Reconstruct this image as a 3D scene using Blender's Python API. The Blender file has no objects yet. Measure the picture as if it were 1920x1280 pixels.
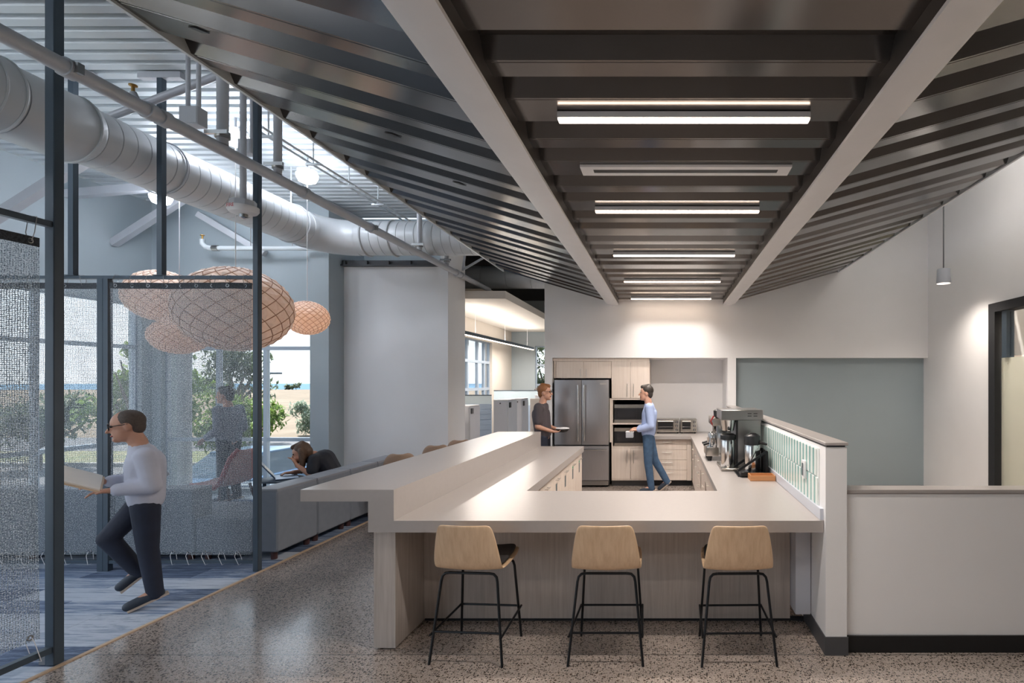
import bpy, bmesh, math, random
from mathutils import Vector, Matrix
random.seed(7)
R = math.radians
C = bpy.context.scene.collection
sc = bpy.context.scene

# ------------------------------------------------------------------ camera, sky, sun, exposure
cam_d = bpy.data.cameras.new('camera'); cam = bpy.data.objects.new('camera', cam_d); C.objects.link(cam)
cam.location = (0, 0, 1.77); cam.rotation_euler = (R(90), 0, 0)
cam_d.sensor_width = 36; cam_d.lens = 36 * 1000 / 1920
cam_d.shift_x = (960 - 1247) / 1920; cam_d.shift_y = (717 - 640) / 1920
cam_d.clip_start = 0.05; cam_d.clip_end = 6000
sc.camera = cam

w = bpy.data.worlds.new('sky'); sc.world = w; w.use_nodes = True
nt = w.node_tree; nt.nodes.clear()
tc = nt.nodes.new('ShaderNodeTexCoord'); sx = nt.nodes.new('ShaderNodeSeparateXYZ')
rp = nt.nodes.new('ShaderNodeValToRGB'); bg = nt.nodes.new('ShaderNodeBackground'); wo = nt.nodes.new('ShaderNodeOutputWorld')
rp.color_ramp.elements[0].position = 0.0; rp.color_ramp.elements[0].color = (0.80, 0.84, 0.88, 1)
rp.color_ramp.elements[1].position = 0.8; rp.color_ramp.elements[1].color = (0.55, 0.68, 0.86, 1)
e = rp.color_ramp.elements.new(0.12); e.color = (0.76, 0.83, 0.90, 1)
nt.links.new(tc.outputs['Generated'], sx.inputs[0]); nt.links.new(sx.outputs['Z'], rp.inputs[0])
nt.links.new(rp.outputs[0], bg.inputs[0]); bg.inputs[1].default_value = 1.12
nt.links.new(bg.outputs[0], wo.inputs[0])

sun_d = bpy.data.lights.new('sun', 'SUN'); sun_d.energy = 6.0; sun_d.angle = R(1.2); sun_d.color = (1.0, 0.97, 0.93)
sun = bpy.data.objects.new('sun', sun_d); C.objects.link(sun)
sun.rotation_euler = Vector((0.42, -0.30, -1.0)).to_track_quat('-Z', 'Y').to_euler()

sc.view_settings.view_transform = 'Standard'; sc.view_settings.look = 'None'
sc.view_settings.exposure = 1.1; sc.view_settings.gamma = 1.0; sc.view_settings.use_curve_mapping = False
sc.cycles.use_denoising = True
sc.cycles.max_bounces = 10; sc.cycles.diffuse_bounces = 5; sc.cycles.glossy_bounces = 4
sc.cycles.transparent_max_bounces = 24; sc.cycles.sample_clamp_indirect = 6.0
sc.cycles.caustics_reflective = False; sc.cycles.caustics_refractive = False

# ------------------------------------------------------------------ materials
def lin(h):
    h = h.lstrip('#'); v = [int(h[i:i+2], 16) / 255 for i in (0, 2, 4)]
    return tuple(c / 12.92 if c <= 0.04045 else ((c + 0.055) / 1.055) ** 2.4 for c in v) + (1,)
class NT:
    def __init__(s, name):
        s.m = bpy.data.materials.new(name); s.m.use_nodes = True; s.t = s.m.node_tree
        s.b = s.t.nodes['Principled BSDF']; s.o = s.t.nodes['Material Output']
    def n(s, kind, **kw):
        nd = s.t.nodes.new('ShaderNode' + kind)
        for k, v in kw.items():
            if k in nd.inputs: nd.inputs[k].default_value = v
            else: setattr(nd, k, v)
        return nd
    def l(s, a, b): s.t.links.new(a, b)
    def coords(s, scale=(1, 1, 1), kind='Object'):
        c = s.n('TexCoord'); m = s.n('Mapping'); m.inputs['Scale'].default_value = scale
        s.l(c.outputs[kind], m.inputs['Vector']); return m.outputs['Vector']
    def ramp(s, fac, stops):
        r = s.n('ValToRGB'); el = r.color_ramp.elements
        el[0].position, el[0].color = stops[0]; el[1].position, el[1].color = stops[-1]
        for p, c in stops[1:-1]:
            q = el.new(p); q.color = c
        s.l(fac, r.inputs['Fac']); return r.outputs['Color']
    def math(s, op, a, b=None):
        m = s.n('Math', operation=op)
        for i, v in enumerate((a, b)):
            if v is None: continue
            if isinstance(v, (int, float)): m.inputs[i].default_value = v
            else: s.l(v, m.inputs[i])
        return m.outputs[0]
    def mix(s, fac, a, b):
        m = s.n('Mix', data_type='RGBA')
        for i, v in ((0, fac), (6, a), (7, b)):
            if isinstance(v, (int, float, tuple)): m.inputs[i].default_value = v
            else: s.l(v, m.inputs[i])
        return m.outputs[2]
M = {}
def mat(key, col, rough=0.5, metal=0.0, var=0.06, scale=6.0, bump=0.0, stretch=(1, 1, 1), spec=0.5, coat=0.0, emit=None, es=0.0, bscale=None):
    k = NT(key); c = lin(col)
    v = k.coords(stretch); nz = k.n('TexNoise', Scale=scale, Detail=4.0); k.l(v, nz.inputs['Vector'])
    lo = tuple(x * (1 - var) for x in c[:3]) + (1,); hi = tuple(min(1, x * (1 + var)) for x in c[:3]) + (1,)
    k.l(k.ramp(nz.outputs['Fac'], [(0.3, lo), (0.7, hi)]), k.b.inputs['Base Color'])
    k.b.inputs['Roughness'].default_value = rough; k.b.inputs['Metallic'].default_value = metal
    k.b.inputs['Specular IOR Level'].default_value = spec; k.b.inputs['Coat Weight'].default_value = coat
    if bump:
        bn = k.n('Bump', Strength=bump, Distance=0.01); n2 = nz
        if bscale:
            n2 = k.n('TexNoise', Scale=bscale, Detail=3.0); k.l(v, n2.inputs['Vector'])
        k.l(n2.outputs['Fac'], bn.inputs['Height']); k.l(bn.outputs[0], k.b.inputs['Normal'])
    if emit:
        k.b.inputs['Emission Color'].default_value = lin(emit); k.b.inputs['Emission Strength'].default_value = es
    M[key] = k.m; return k.m

mat('wall_white', '#eeeeef', 0.6, var=0.015, scale=2, bump=0.03, bscale=180)
mat('wall_grey', '#a9b4ba', 0.55, var=0.02, scale=2, bump=0.03, bscale=180)
mat('wall_slate', '#9aa7ac', 0.45, var=0.02, scale=2)
mat('wall_beige', '#d8cfc4', 0.6, var=0.02, scale=2)
mat('roof_white', '#d3dade', 0.38, var=0.03, scale=3)
mat('duct', '#c3c7ca', 0.42, var=0.03, scale=3, metal=0.1)
mat('pipe', '#b9bcc2', 0.4, var=0.03, metal=0.1)
mat('beam', '#e4e4e6', 0.42, var=0.02, metal=0.05)
mat('deck', '#6b6968', 0.18, metal=0.9, var=0.05, scale=2.2, spec=0.6)
mat('dark_void', '#2b2d30', 0.8)
mat('frame_dark', '#44515d', 0.4, metal=0.2, var=0.05)
mat('black', '#17181b', 0.4, var=0.1)
mat('black_soft', '#202226', 0.7, var=0.1)
mat('black_metal', '#14171c', 0.35, metal=0.4)
mat('counter', '#aaa4a1', 0.28, var=0.02, scale=30, spec=0.45)
mat('splash', '#c4c8d2', 0.3, var=0.02)
mat('chrome', '#d8d8d8', 0.14, metal=1.0, var=0.02)
mat('steel', '#9b9a99', 0.3, metal=0.95, var=0.05, scale=4, stretch=(1, 1, 60))
mat('steel_h', '#b5b0a9', 0.26, metal=0.95, var=0.05, scale=4, stretch=(1, 60, 1))
mat('fridge', '#a9a8ab', 0.34, metal=0.85, var=0.05, scale=4, stretch=(60, 60, 1))
mat('handle', '#c9c4be', 0.38, metal=0.95)
mat('alu', '#aab6c4', 0.35, metal=0.25, var=0.02)
mat('sofa', '#7b828d', 0.62, var=0.05, scale=14, bump=0.05, bscale=300)
mat('sofa_light', '#8f949d', 0.5, var=0.05, scale=10)
mat('foot_wood', '#4b3030', 0.5)
mat('tan', '#a38a78', 0.75, var=0.08, scale=90, bump=0.15)
mat('pink', '#c79a99', 0.7, var=0.08, scale=60, bump=0.1)
mat('red', '#9d2b2d', 0.45)
mat('seat_pad', '#3b3838', 0.75, var=0.1, scale=120, bump=0.15)
mat('skin', '#c99a84', 0.5, var=0.05, scale=20)
mat('skin_b', '#b98a74', 0.5, var=0.05, scale=20)
mat('lip', '#9a5550', 0.45)
mat('eye', '#1c1a1a', 0.2)
mat('hair_grey', '#4a3f38', 0.6, var=0.2, scale=80, bump=0.3)
mat('hair_brown', '#5d4636', 0.5, var=0.25, scale=80, bump=0.3)
mat('hair_red', '#8a5a35', 0.55, var=0.2, scale=80, bump=0.3)
mat('hair_dark', '#2f2823', 0.55, var=0.2, scale=80, bump=0.3)
mat('shirt_white', '#b9bccb', 0.75, var=0.06, scale=9, bump=0.25)
mat('shirt_blue', '#a3b4db', 0.75, var=0.06, scale=9, bump=0.25)
mat('shirt_black', '#22252f', 0.7, var=0.1, scale=9, bump=0.2)
mat('shirt_charcoal', '#4b454a', 0.75, var=0.1, scale=9, bump=0.2)
mat('shirt_grey', '#7b8294', 0.75, var=0.08, scale=9, bump=0.2)
mat('navy', '#1d2436', 0.75, var=0.15, scale=10, bump=0.25)
mat('jeans', '#3f5a78', 0.8, var=0.18, scale=14, bump=0.25)
mat('sole', '#b8a99c', 0.6)
mat('shoe', '#2a3442', 0.55)
mat('paper', '#ddd6cc', 0.7, var=0.03)
mat('wood_tray', '#b98256', 0.45, var=0.15, scale=5, stretch=(1, 12, 12))
mat('tile_white', '#e3ece9', 0.16, var=0.05, scale=5)
mat('tile_teal', '#7fb0ac', 0.14, var=0.15, scale=8)
mat('grout', '#dfe3e2', 0.7)
mat('base_black', '#131315', 0.5)
mat('base_grey', '#4b4c50', 0.5)
mat('plastic_white', '#e4e4e6', 0.4, var=0.02)
mat('plastic_grey', '#a9adb5', 0.45, var=0.02)
mat('panel_blue', '#9fb2c8', 0.5, var=0.04, scale=3)
mat('panel_beige', '#c9c1ba', 0.6, var=0.04, scale=3)
mat('cabinet_grey', '#d3d5db', 0.5, var=0.02)
mat('screen_glass', '#c7d8e0', 0.25, var=0.02)
mat('ceiling_tile', '#e6dfd6', 0.75, var=0.02, scale=60)
mat('brass', '#b08a4a', 0.35, metal=0.8)
mat('laptop', '#5b6a82', 0.35, metal=0.6)
mat('screen', '#39465c', 0.2)
mat('bark', '#6d6156', 0.9, var=0.25, scale=14, bump=0.5)
mat('trim_wood', '#cdb296', 0.5, var=0.08)
mat('asphalt', '#5c5b5c', 0.9, var=0.06, scale=2)
mat('kerb', '#8f8d89', 0.85)
mat('car_a', '#5d7793', 0.25, metal=0.4)
mat('car_b', '#cdd2d6', 0.25, metal=0.3)
mat('car_glass', '#3b4a55', 0.08, metal=0.2)
mat('tail', '#c23a3f', 0.3)
mat('tyre', '#202020', 0.9)
mat('sea', '#5f7688', 0.95, var=0.04, scale=0.02, spec=0.0)
mat('concrete', '#dcdcdc', 0.8, var=0.05, scale=2)
mat('sealed_label', '#5f6b70', 0.5)
mat('green_label', '#3f9c78', 0.5)
mat('dome', '#f1f0f2', 0.35, emit='#eef4ff', es=26)  # glow added to the plain pendant cups to brighten the lounge
mat('dome_fill', '#f1f0f2', 0.35, emit='#f2f6ff', es=85)  # glow of the unseen domes added for lounge fill
mat('dome_fill_warm', '#f1f0f2', 0.35, emit='#fff4ea', es=18)  # glow of the unseen domes added above the canopy for the right wall
mat('led', '#fff0e0', 0.5, emit='#ffe3cb', es=9.0)
mat('led_soft', '#fff0e0', 0.5, emit='#ffe2cc', es=8.0)
mat('bulb', '#fff0e0', 0.5, emit='#ffc894', es=8.0)

def wood(key, c0, c1, rough=0.42):
    k = NT(key); v = k.coords((14, 14, 0.6)); nz = k.n('TexNoise', Scale=3.0, Detail=8.0, Roughness=0.65); k.l(v, nz.inputs['Vector'])
    v2 = k.coords((1.2, 1.2, 0.25)); n2 = k.n('TexNoise', Scale=2.0, Detail=2.0); k.l(v2, n2.inputs['Vector'])
    f = k.math('ADD', k.math('MULTIPLY', nz.outputs['Fac'], 0.7), k.math('MULTIPLY', n2.outputs['Fac'], 0.3))
    k.l(k.ramp(f, [(0.35, lin(c0)), (0.65, lin(c1))]), k.b.inputs['Base Color'])
    k.b.inputs['Roughness'].default_value = rough; M[key] = k.m
wood('ash_grey', '#a9a09a', '#c6beb8')
wood('ash_light', '#d6c8bc', '#e6dbd1')
wood('ash_stool', '#d0ae8a', '#e6c9a8', 0.38)

# polished concrete floor with dark and pale stone flecks and a saw joint
k = NT('terrazzo'); v = k.coords()
nz = k.n('TexNoise', Scale=0.9, Detail=5.0); k.l(v, nz.inputs['Vector'])
base = k.ramp(nz.outputs['Fac'], [(0.3, lin('#a79b93')), (0.7, lin('#bcb0a8'))])
def flecks(scale, lo, hi, seed):
    vv = k.n('Mapping'); vv.inputs['Location'].default_value = (seed, seed * 2, 0); k.l(v, vv.inputs['Vector'])
    wn = k.n('TexNoise', Scale=scale * 1.3); k.l(vv.outputs[0], wn.inputs['Vector'])
    ad = k.n('VectorMath', operation='MULTIPLY_ADD'); k.l(wn.outputs['Color'], ad.inputs[0]); ad.inputs[1].default_value = (0.5 / scale,) * 3; k.l(vv.outputs[0], ad.inputs[2])
    vo = k.n('TexVoronoi', Scale=scale); k.l(ad.outputs[0], vo.inputs['Vector'])
    sp = k.n('SeparateColor'); k.l(vo.outputs['Color'], sp.inputs[0])
    pick = k.math('GREATER_THAN', sp.outputs[0], lo); near = k.math('LESS_THAN', vo.outputs['Distance'], hi)
    return k.math('MULTIPLY', pick, near)
c1 = k.mix(flecks(75, 0.60, 0.42, 3.1), base, lin('#3b3531'))
c2 = k.mix(flecks(60, 0.70, 0.36, 9.7), c1, lin('#cbbdb1'))
c3 = k.mix(flecks(38, 0.80, 0.30, 5.3), c2, lin('#57493f'))
c4 = k.mix(flecks(120, 0.55, 0.40, 1.3), c3, lin('#6d6056'))
sp = k.n('SeparateXYZ'); k.l(v, sp.inputs[0])
jt = k.math('LESS_THAN', k.math('ABSOLUTE', k.math('SUBTRACT', sp.outputs[1], 3.47)), 0.003)
c5 = k.mix(jt, c4, lin('#3a3f42'))
k.l(c5, k.b.inputs['Base Color']); k.b.inputs['Roughness'].default_value = 0.22; k.b.inputs['Specular IOR Level'].default_value = 0.5; k.b.inputs['Coat Weight'].default_value = 0.7; k.b.inputs['Coat Roughness'].default_value = 0.14
M['terrazzo'] = k.m

# carpet plank: streaks that differ from plank to plank
k = NT('carpet'); oi = k.n('ObjectInfo'); v = k.coords((1, 1, 1))
sh = k.n('VectorMath', operation='ADD'); k.l(v, sh.inputs[0]); k.l(oi.outputs['Location'], sh.inputs[1])
mp = k.n('Mapping'); mp.inputs['Scale'].default_value = (1.1, 16, 1); k.l(sh.outputs[0], mp.inputs['Vector'])
nz = k.n('TexNoise', Scale=2.0, Detail=6.0, Roughness=0.7); k.l(mp.outputs[0], nz.inputs['Vector'])
f = k.math('ADD', k.math('MULTIPLY', nz.outputs['Fac'], 0.75), k.math('MULTIPLY', oi.outputs['Random'], 0.28))
k.l(k.ramp(f, [(0.36, lin('#455570')), (0.49, lin('#7788a4')), (0.62, lin('#bcc6d4'))]), k.b.inputs['Base Color'])
k.b.inputs['Roughness'].default_value = 0.9
fb = k.n('TexNoise', Scale=400.0); k.l(v, fb.inputs['Vector']); bn = k.n('Bump', Strength=0.3, Distance=0.004); k.l(fb.outputs['Fac'], bn.inputs['Height']); k.l(bn.outputs[0], k.b.inputs['Normal'])
M['carpet'] = k.m

def glass(key, tint, rough=0.0, refl=0.5):
    k = NT(key); k.t.nodes.remove(k.b)
    tr = k.n('BsdfTransparent'); tr.inputs[0].default_value = tint
    gl = k.n('BsdfGlossy'); gl.inputs['Roughness'].default_value = rough
    fr = k.n('Fresnel'); fr.inputs[0].default_value = 1.35
    mx = k.n('MixShader'); f = k.math('MULTIPLY', fr.outputs[0], refl)
    k.l(f, mx.inputs[0]); k.l(tr.outputs[0], mx.inputs[1]); k.l(gl.outputs[0], mx.inputs[2]); k.l(mx.outputs[0], k.o.inputs[0])
    M[key] = k.m
glass('glass', (0.94, 0.96, 0.97, 1))
k = NT('frosted'); k.t.nodes.remove(k.b)
tr = k.n('BsdfTranslucent'); tr.inputs[0].default_value = lin('#dfe3da'); df = k.n('BsdfDiffuse'); df.inputs[0].default_value = lin('#d8dbd0')
tp = k.n('BsdfTransparent'); m1 = k.n('MixShader'); m1.inputs[0].default_value = 0.5; k.l(tr.outputs[0], m1.inputs[1]); k.l(df.outputs[0], m1.inputs[2])
m2 = k.n('MixShader'); m2.inputs[0].default_value = 0.35; k.l(m1.outputs[0], m2.inputs[1]); k.l(tp.outputs[0], m2.inputs[2]); k.l(m2.outputs[0], k.o.inputs[0]); M['frosted'] = k.m

# open woven screen cloth: threads both ways with gaps between; u along the cloth, v up (UV in metres)
k = NT('mesh_cloth')
uv = k.n('TexCoord').outputs['UV']; nz = k.n('TexNoise', Scale=45.0, Detail=2.0); k.l(uv, nz.inputs['Vector'])
ad = k.n('VectorMath', operation='MULTIPLY_ADD'); k.l(nz.outputs['Color'], ad.inputs[0]); ad.inputs[1].default_value = (0.012,) * 3; k.l(uv, ad.inputs[2])
sp = k.n('SeparateXYZ'); k.l(ad.outputs[0], sp.inputs[0])
def thread(out, per, cover):
    s = k.math('FRACT', k.math('MULTIPLY', out, 1.0 / per)); return k.math('LESS_THAN', s, cover)
n3 = k.n('TexNoise', Scale=7.0, Detail=3.0); k.l(uv, n3.inputs['Vector'])
den = k.math('ADD', k.math('MULTIPLY', n3.outputs['Fac'], 0.16), 0.27)
th = k.math('MAXIMUM', thread(sp.outputs[0], 0.013, den), thread(sp.outputs[1], 0.0115, den))
n2 = k.n('TexNoise', Scale=130.0, Detail=3.0); k.l(uv, n2.inputs['Vector'])
col = k.ramp(n2.outputs['Fac'], [(0.36, lin('#4e5a66')), (0.52, lin('#98a3ac')), (0.66, lin('#e3e8ec'))])
k.l(col, k.b.inputs['Base Color']); k.b.inputs['Roughness'].default_value = 0.8
tr = k.n('BsdfTransparent'); tl = k.n('BsdfTranslucent'); k.l(col, tl.inputs[0]); mm = k.n('MixShader'); mm.inputs[0].default_value = 0.3
k.l(k.b.outputs[0], mm.inputs[1]); k.l(tl.outputs[0], mm.inputs[2])
mx = k.n('MixShader'); k.l(th, mx.inputs[0]); k.l(tr.outputs[0], mx.inputs[1]); k.l(mm.outputs[0], mx.inputs[2]); k.l(mx.outputs[0], k.o.inputs[0])
M['mesh_cloth'] = k.m
mat('mesh_band', '#3a3f45', 0.85, var=0.5, scale=90)

# veneer shade: lets lamp light through
k = NT('veneer'); v = k.coords((3, 3, 3)); nz = k.n('TexNoise', Scale=9.0, Detail=5.0); k.l(v, nz.inputs['Vector'])
col = k.ramp(nz.outputs['Fac'], [(0.3, lin('#e2d0c4')), (0.7, lin('#efe1d7'))]); k.l(col, k.b.inputs['Base Color']); k.b.inputs['Roughness'].default_value = 0.5
tl = k.n('BsdfTranslucent'); tl.inputs[0].default_value = lin('#fbeee2'); mm = k.n('MixShader'); mm.inputs[0].default_value = 0.14
k.l(k.b.outputs[0], mm.inputs[1]); k.l(tl.outputs[0], mm.inputs[2]); k.l(mm.outputs[0], k.o.inputs[0]); M['veneer'] = k.m

def leafmat(key, c0, c1):
    k = NT(key); v = k.coords(); nz = k.n('TexNoise', Scale=2.5, Detail=4.0); k.l(v, nz.inputs['Vector'])
    col = k.ramp(nz.outputs['Fac'], [(0.3, lin(c0)), (0.7, lin(c1))]); k.l(col, k.b.inputs['Base Color']); k.b.inputs['Roughness'].default_value = 0.6
    tl = k.n('BsdfTranslucent'); k.l(col, tl.inputs[0]); mm = k.n('MixShader'); mm.inputs[0].default_value = 0.4
    k.l(k.b.outputs[0], mm.inputs[1]); k.l(tl.outputs[0], mm.inputs[2]); k.l(mm.outputs[0], k.o.inputs[0]); M[key] = k.m
leafmat('leaf_bright', '#4f6a2c', '#8aa24e'); leafmat('leaf_dull', '#4d5a45', '#7d8a66'); leafmat('leaf_sage', '#7d8b78', '#a6b09c')
def groundmat(key, stops, scale):
    k = NT(key); v = k.coords((1, 0.35, 1)); nz = k.n('TexNoise', Scale=scale, Detail=8.0, Roughness=0.65); k.l(v, nz.inputs['Vector'])
    k.l(k.ramp(nz.outputs['Fac'], [(p, lin(c)) for p, c in stops]), k.b.inputs['Base Color']); k.b.inputs['Roughness'].default_value = 0.95; M[key] = k.m
groundmat('dry_field', [(0.3, '#5f5345'), (0.5, '#746552'), (0.7, '#847361')], 0.35)
groundmat('verge', [(0.3, '#566140'), (0.6, '#787355'), (0.75, '#8a7e66')], 0.9)

# ------------------------------------------------------------------ mesh helpers
def BM(): return bmesh.new()
def box(bm, x0, x1, y0, y1, z0, z1):
    x0, x1 = sorted((x0, x1)); y0, y1 = sorted((y0, y1)); z0, z1 = sorted((z0, z1))
    v = [bm.verts.new(p) for p in ((x0,y0,z0),(x1,y0,z0),(x1,y1,z0),(x0,y1,z0),(x0,y0,z1),(x1,y0,z1),(x1,y1,z1),(x0,y1,z1))]
    for f in ((3,2,1,0),(4,5,6,7),(0,1,5,4),(1,2,6,5),(2,3,7,6),(3,0,4,7)): bm.faces.new([v[i] for i in f])
    return bm
def frame_of(d):
    d = d.normalized(); a = Vector((0, 0, 1)) if abs(d.z) < 0.9 else Vector((1, 0, 0))
    u = d.cross(a).normalized(); return u, d.cross(u).normalized()
def ring(bm, c, u, v, ru, rv, seg): return [bm.verts.new(c + u * (ru * math.cos(2*math.pi*i/seg)) + v * (rv * math.sin(2*math.pi*i/seg))) for i in range(seg)]
def skin(bm, rings, caps=True):
    s = len(rings[0])
    for a, b in zip(rings, rings[1:]):
        for i in range(s): bm.faces.new((a[i], a[(i+1) % s], b[(i+1) % s], b[i]))
    if caps:
        bm.faces.new(list(reversed(rings[0]))); bm.faces.new(rings[-1])
def tube(bm, pts, r, seg=10, caps=True):
    pts = [Vector(p) for p in pts]; rs = r if isinstance(r, (list, tuple)) else [r] * len(pts); rings = []; pu = None
    for i, p in enumerate(pts):
        d = (pts[min(i+1, len(pts)-1)] - pts[max(i-1, 0)])
        if pu is None: u, v = frame_of(d)
        else:
            d = d.normalized(); u = (pu - d * pu.dot(d)).normalized(); v = d.cross(u)
        pu = u; rings.append(ring(bm, p, u, v, rs[i], rs[i], seg))
    skin(bm, rings, caps); return bm
def bar(bm, p0, p1, wd, ht):
    p0, p1 = Vector(p0), Vector(p1); d = (p1 - p0).normalized(); a = Vector((0, 0, 1)) if abs(d.z) < 0.95 else Vector((0, 1, 0))
    u = d.cross(a).normalized() * wd / 2; v = u.cross(d).normalized() * ht / 2
    q = [[bm.verts.new(p + s * u + t * v) for s, t in ((-1,-1),(1,-1),(1,1),(-1,1))] for p in (p0, p1)]
    skin(bm, q); return bm
def lathe(bm, prof, c=(0, 0, 0), seg=24, caps=True):
    c = Vector(c); X, Y = Vector((1, 0, 0)), Vector((0, 1, 0))
    skin(bm, [ring(bm, c + Vector((0, 0, z)), X, Y, max(r, 1e-4), max(r, 1e-4), seg) for r, z in prof], caps); return bm
def prism(bm, poly, a0, a1, axis='y'):
    mk = {'x': lambda p, a: (a, p[0], p[1]), 'y': lambda p, a: (p[0], a, p[1]), 'z': lambda p, a: (p[0], p[1], a)}[axis]
    A = [bm.verts.new(mk(p, a0)) for p in poly]; B = [bm.verts.new(mk(p, a1)) for p in poly]; n = len(poly)
    for i in range(n): bm.faces.new((A[i], A[(i+1) % n], B[(i+1) % n], B[i]))
    bm.faces.new(list(reversed(A))); bm.faces.new(B); return bm
def torus(bm, c, nrm, R0, r0, seg=16, s2=6):
    c = Vector(c); u, v = frame_of(Vector(nrm)); n = Vector(nrm).normalized(); rs = []
    for i in range(seg):
        a = 2*math.pi*i/seg; d = u*math.cos(a) + v*math.sin(a); rs.append(ring(bm, c + d*R0, d, n, r0, r0, s2))
    skin(bm, rs + [rs[0]], False); return bm
def ball(bm, c, rx, ry, rz, seg=16, rg=10):
    c = Vector(c); X, Y = Vector((1, 0, 0)), Vector((0, 1, 0)); rs = []
    for j in range(rg + 1):
        t = math.pi * j / rg; q = max(math.sin(t), 0.02); rs.append(ring(bm, c - Vector((0, 0, rz*math.cos(t))), X, Y, rx*q, ry*q, seg))
    skin(bm, rs); return bm
def bev(bm, wd=0.008, seg=2, ang=50):
    bm.normal_update()
    es = [e for e in bm.edges if len(e.link_faces) == 2 and e.calc_face_angle(0) > R(ang)]
    bmesh.ops.bevel(bm, geom=es, offset=wd, segments=seg, profile=0.7, affect='EDGES', clamp_overlap=True); return bm
def finish(bm, name, smooth=None):
    bmesh.ops.recalc_face_normals(bm, faces=bm.faces)
    me = bpy.data.meshes.new(name); bm.to_mesh(me); bm.free()
    if smooth is not None:
        for p in me.polygons: p.use_smooth = True
        try: me.set_sharp_from_angle(angle=R(smooth))
        except Exception: pass
    return me
def put(name, me, parent=None, loc=None, rot=None):
    o = bpy.data.objects.new(name, me); C.objects.link(o)
    if loc is not None: o.location = loc
    if rot is not None: o.rotation_euler = rot
    if parent is not None:
        o.parent = parent
        if parent.parent is None: o.matrix_parent_inverse = parent.matrix_basis.inverted()
    return o
def mk(name, bm, m, parent=None, smooth=40):
    me = finish(bm, name, smooth); me.materials.append(M[m] if isinstance(m, str) else m)
    return put(name, me, parent)
def tag(o, label=None, cat=None, group=None, kind=None):
    if label: o['label'] = label
    if cat: o['category'] = cat
    if group: o['group'] = group
    if kind: o['kind'] = kind
    return o
def thing(name, label, cat, loc=(0, 0, 0), group=None, rz=0):
    o = bpy.data.objects.new(name, None); C.objects.link(o); o.location = loc; o.rotation_euler = (0, 0, rz); o.empty_display_size = 0.1
    return tag(o, label, cat, group)
def struct(name, bm, m, label=None, parent=None, smooth=40):
    o = mk(name, bm, m, parent, smooth); o['kind'] = 'structure'
    if label: o['label'] = label
    return o
def copytree(o, parent=None):
    c = o.copy(); C.objects.link(c)
    if parent is not None: c.parent = parent
    for ch in list(o.children): copytree(ch, c)
    return c
mat('column_grey', '#8d9094', 0.8, var=0.05)
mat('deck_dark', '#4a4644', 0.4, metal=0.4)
mat('rib', '#a8846e', 0.6)
mat('oven_glass', '#2c2c2f', 0.12)

# ------------------------------------------------------------------ the setting: floors, walls, roof
def st(name, bm, m, label, cat, smooth=40):
    return tag(mk(name, bm, m, None, smooth), label, cat, None, 'structure')
ROOF = 4.68
st('floor', box(BM(), -3.77, 7.0, -2.5, 17, -0.2, 0), 'terrazzo', 'polished concrete floor with dark and pale stone flecks', 'floor')
fc = st('floor_carpet', box(BM(), -8.3, -3.80, -2.5, 9.6, -0.2, -0.006), 'frame_dark', 'blue grey carpeted floor of the lounge behind the mesh screens', 'carpet')
pm = finish(bev(box(BM(), -0.498, 0.498, -0.123, 0.123, -0.006, 0.003), 0.003, 1), 'carpet_plank'); pm.materials.append(M['carpet'])
n = 0
for j in range(22):
    y = 2.7 + j * 0.25
    for i in range(6):
        x = -4.30 - i * 1.0 + (0.5 if j % 2 else 0) * 1.0
        if x > -4.25: x = -4.05
        if j % 2 and i == 0:
            o = put('carpet_plank', pm, fc, (-4.05, y, 0)); o.scale = (0.5, 1, 1); continue
        xx = -4.30 - i * 1.0 if not j % 2 else -3.80 - i * 1.0
        if xx < -7.9: continue
        put('carpet_plank', pm, fc, (xx, y, 0))
st('trim_1', box(BM(), -3.80, -3.77, -2.5, 9.3, -0.05, 0.006), 'trim_wood', 'thin pale strip between the carpet and the concrete floor', 'floor trim')

# lounge: left wall with window openings, back window wall, grey pier, white wall
HEAD, SILL = 3.01, 0.06
b = BM(); box(b, -8.5, -8.3, -2.5, 9.0, HEAD, ROOF); box(b, -8.5, -8.3, -2.5, 9.0, -0.3, SILL)
for y0, y1 in ((8.45, 9.0), (5.55, 5.75), (2.6, 2.8), (-0.4, -0.2)): box(b, -8.5, -8.3, y0, y1, SILL, HEAD)
st('wall_left', b, 'wall_grey', 'blue grey outer wall above the tall lounge windows', 'wall')
b = BM(); box(b, -8.5, -5.62, 8.62, 8.9, HEAD, ROOF); box(b, -8.3, -8.15, 8.62, 8.9, SILL, HEAD); box(b, -8.3, -5.62, 8.62, 8.9, -0.3, SILL)
box(b, -5.70, -5.62, 8.62, 8.9, SILL, HEAD)
st('wall_lounge_back', b, 'wall_grey', 'blue grey lounge wall above the window behind the globes', 'wall')
st('wall_pier', box(BM(), -5.66, -5.36, 8.50, 9.66, 0, ROOF), 'wall_grey', 'blue grey pier beside the lounge window', 'wall pier')
st('wall_lounge', box(BM(), -5.36, -3.75, 8.9, 9.66, 0, 3.70), 'wall_white', 'tall white wall behind the sofas', 'wall')
st('wall_lounge_end', box(BM(), -3.75, -3.622, 8.9, 9.66, 0, ROOF), 'wall_white', 'narrow white wall end at the right of the lounge', 'wall')
b = BM(); box(b, -5.36, -3.75, 8.80, 8.90, 3.70, 3.72); box(b, -5.36, -3.75, 8.86, 8.90, 3.72, 3.80)
for i in range(5): box(b, -5.3 + i*0.36, -5.28 + i*0.36, 8.80, 8.90, 3.72, 3.78)
st('trim_2', b, 'base_grey', 'dark metal ledge along the top of the white lounge wall', 'ledge')

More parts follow.
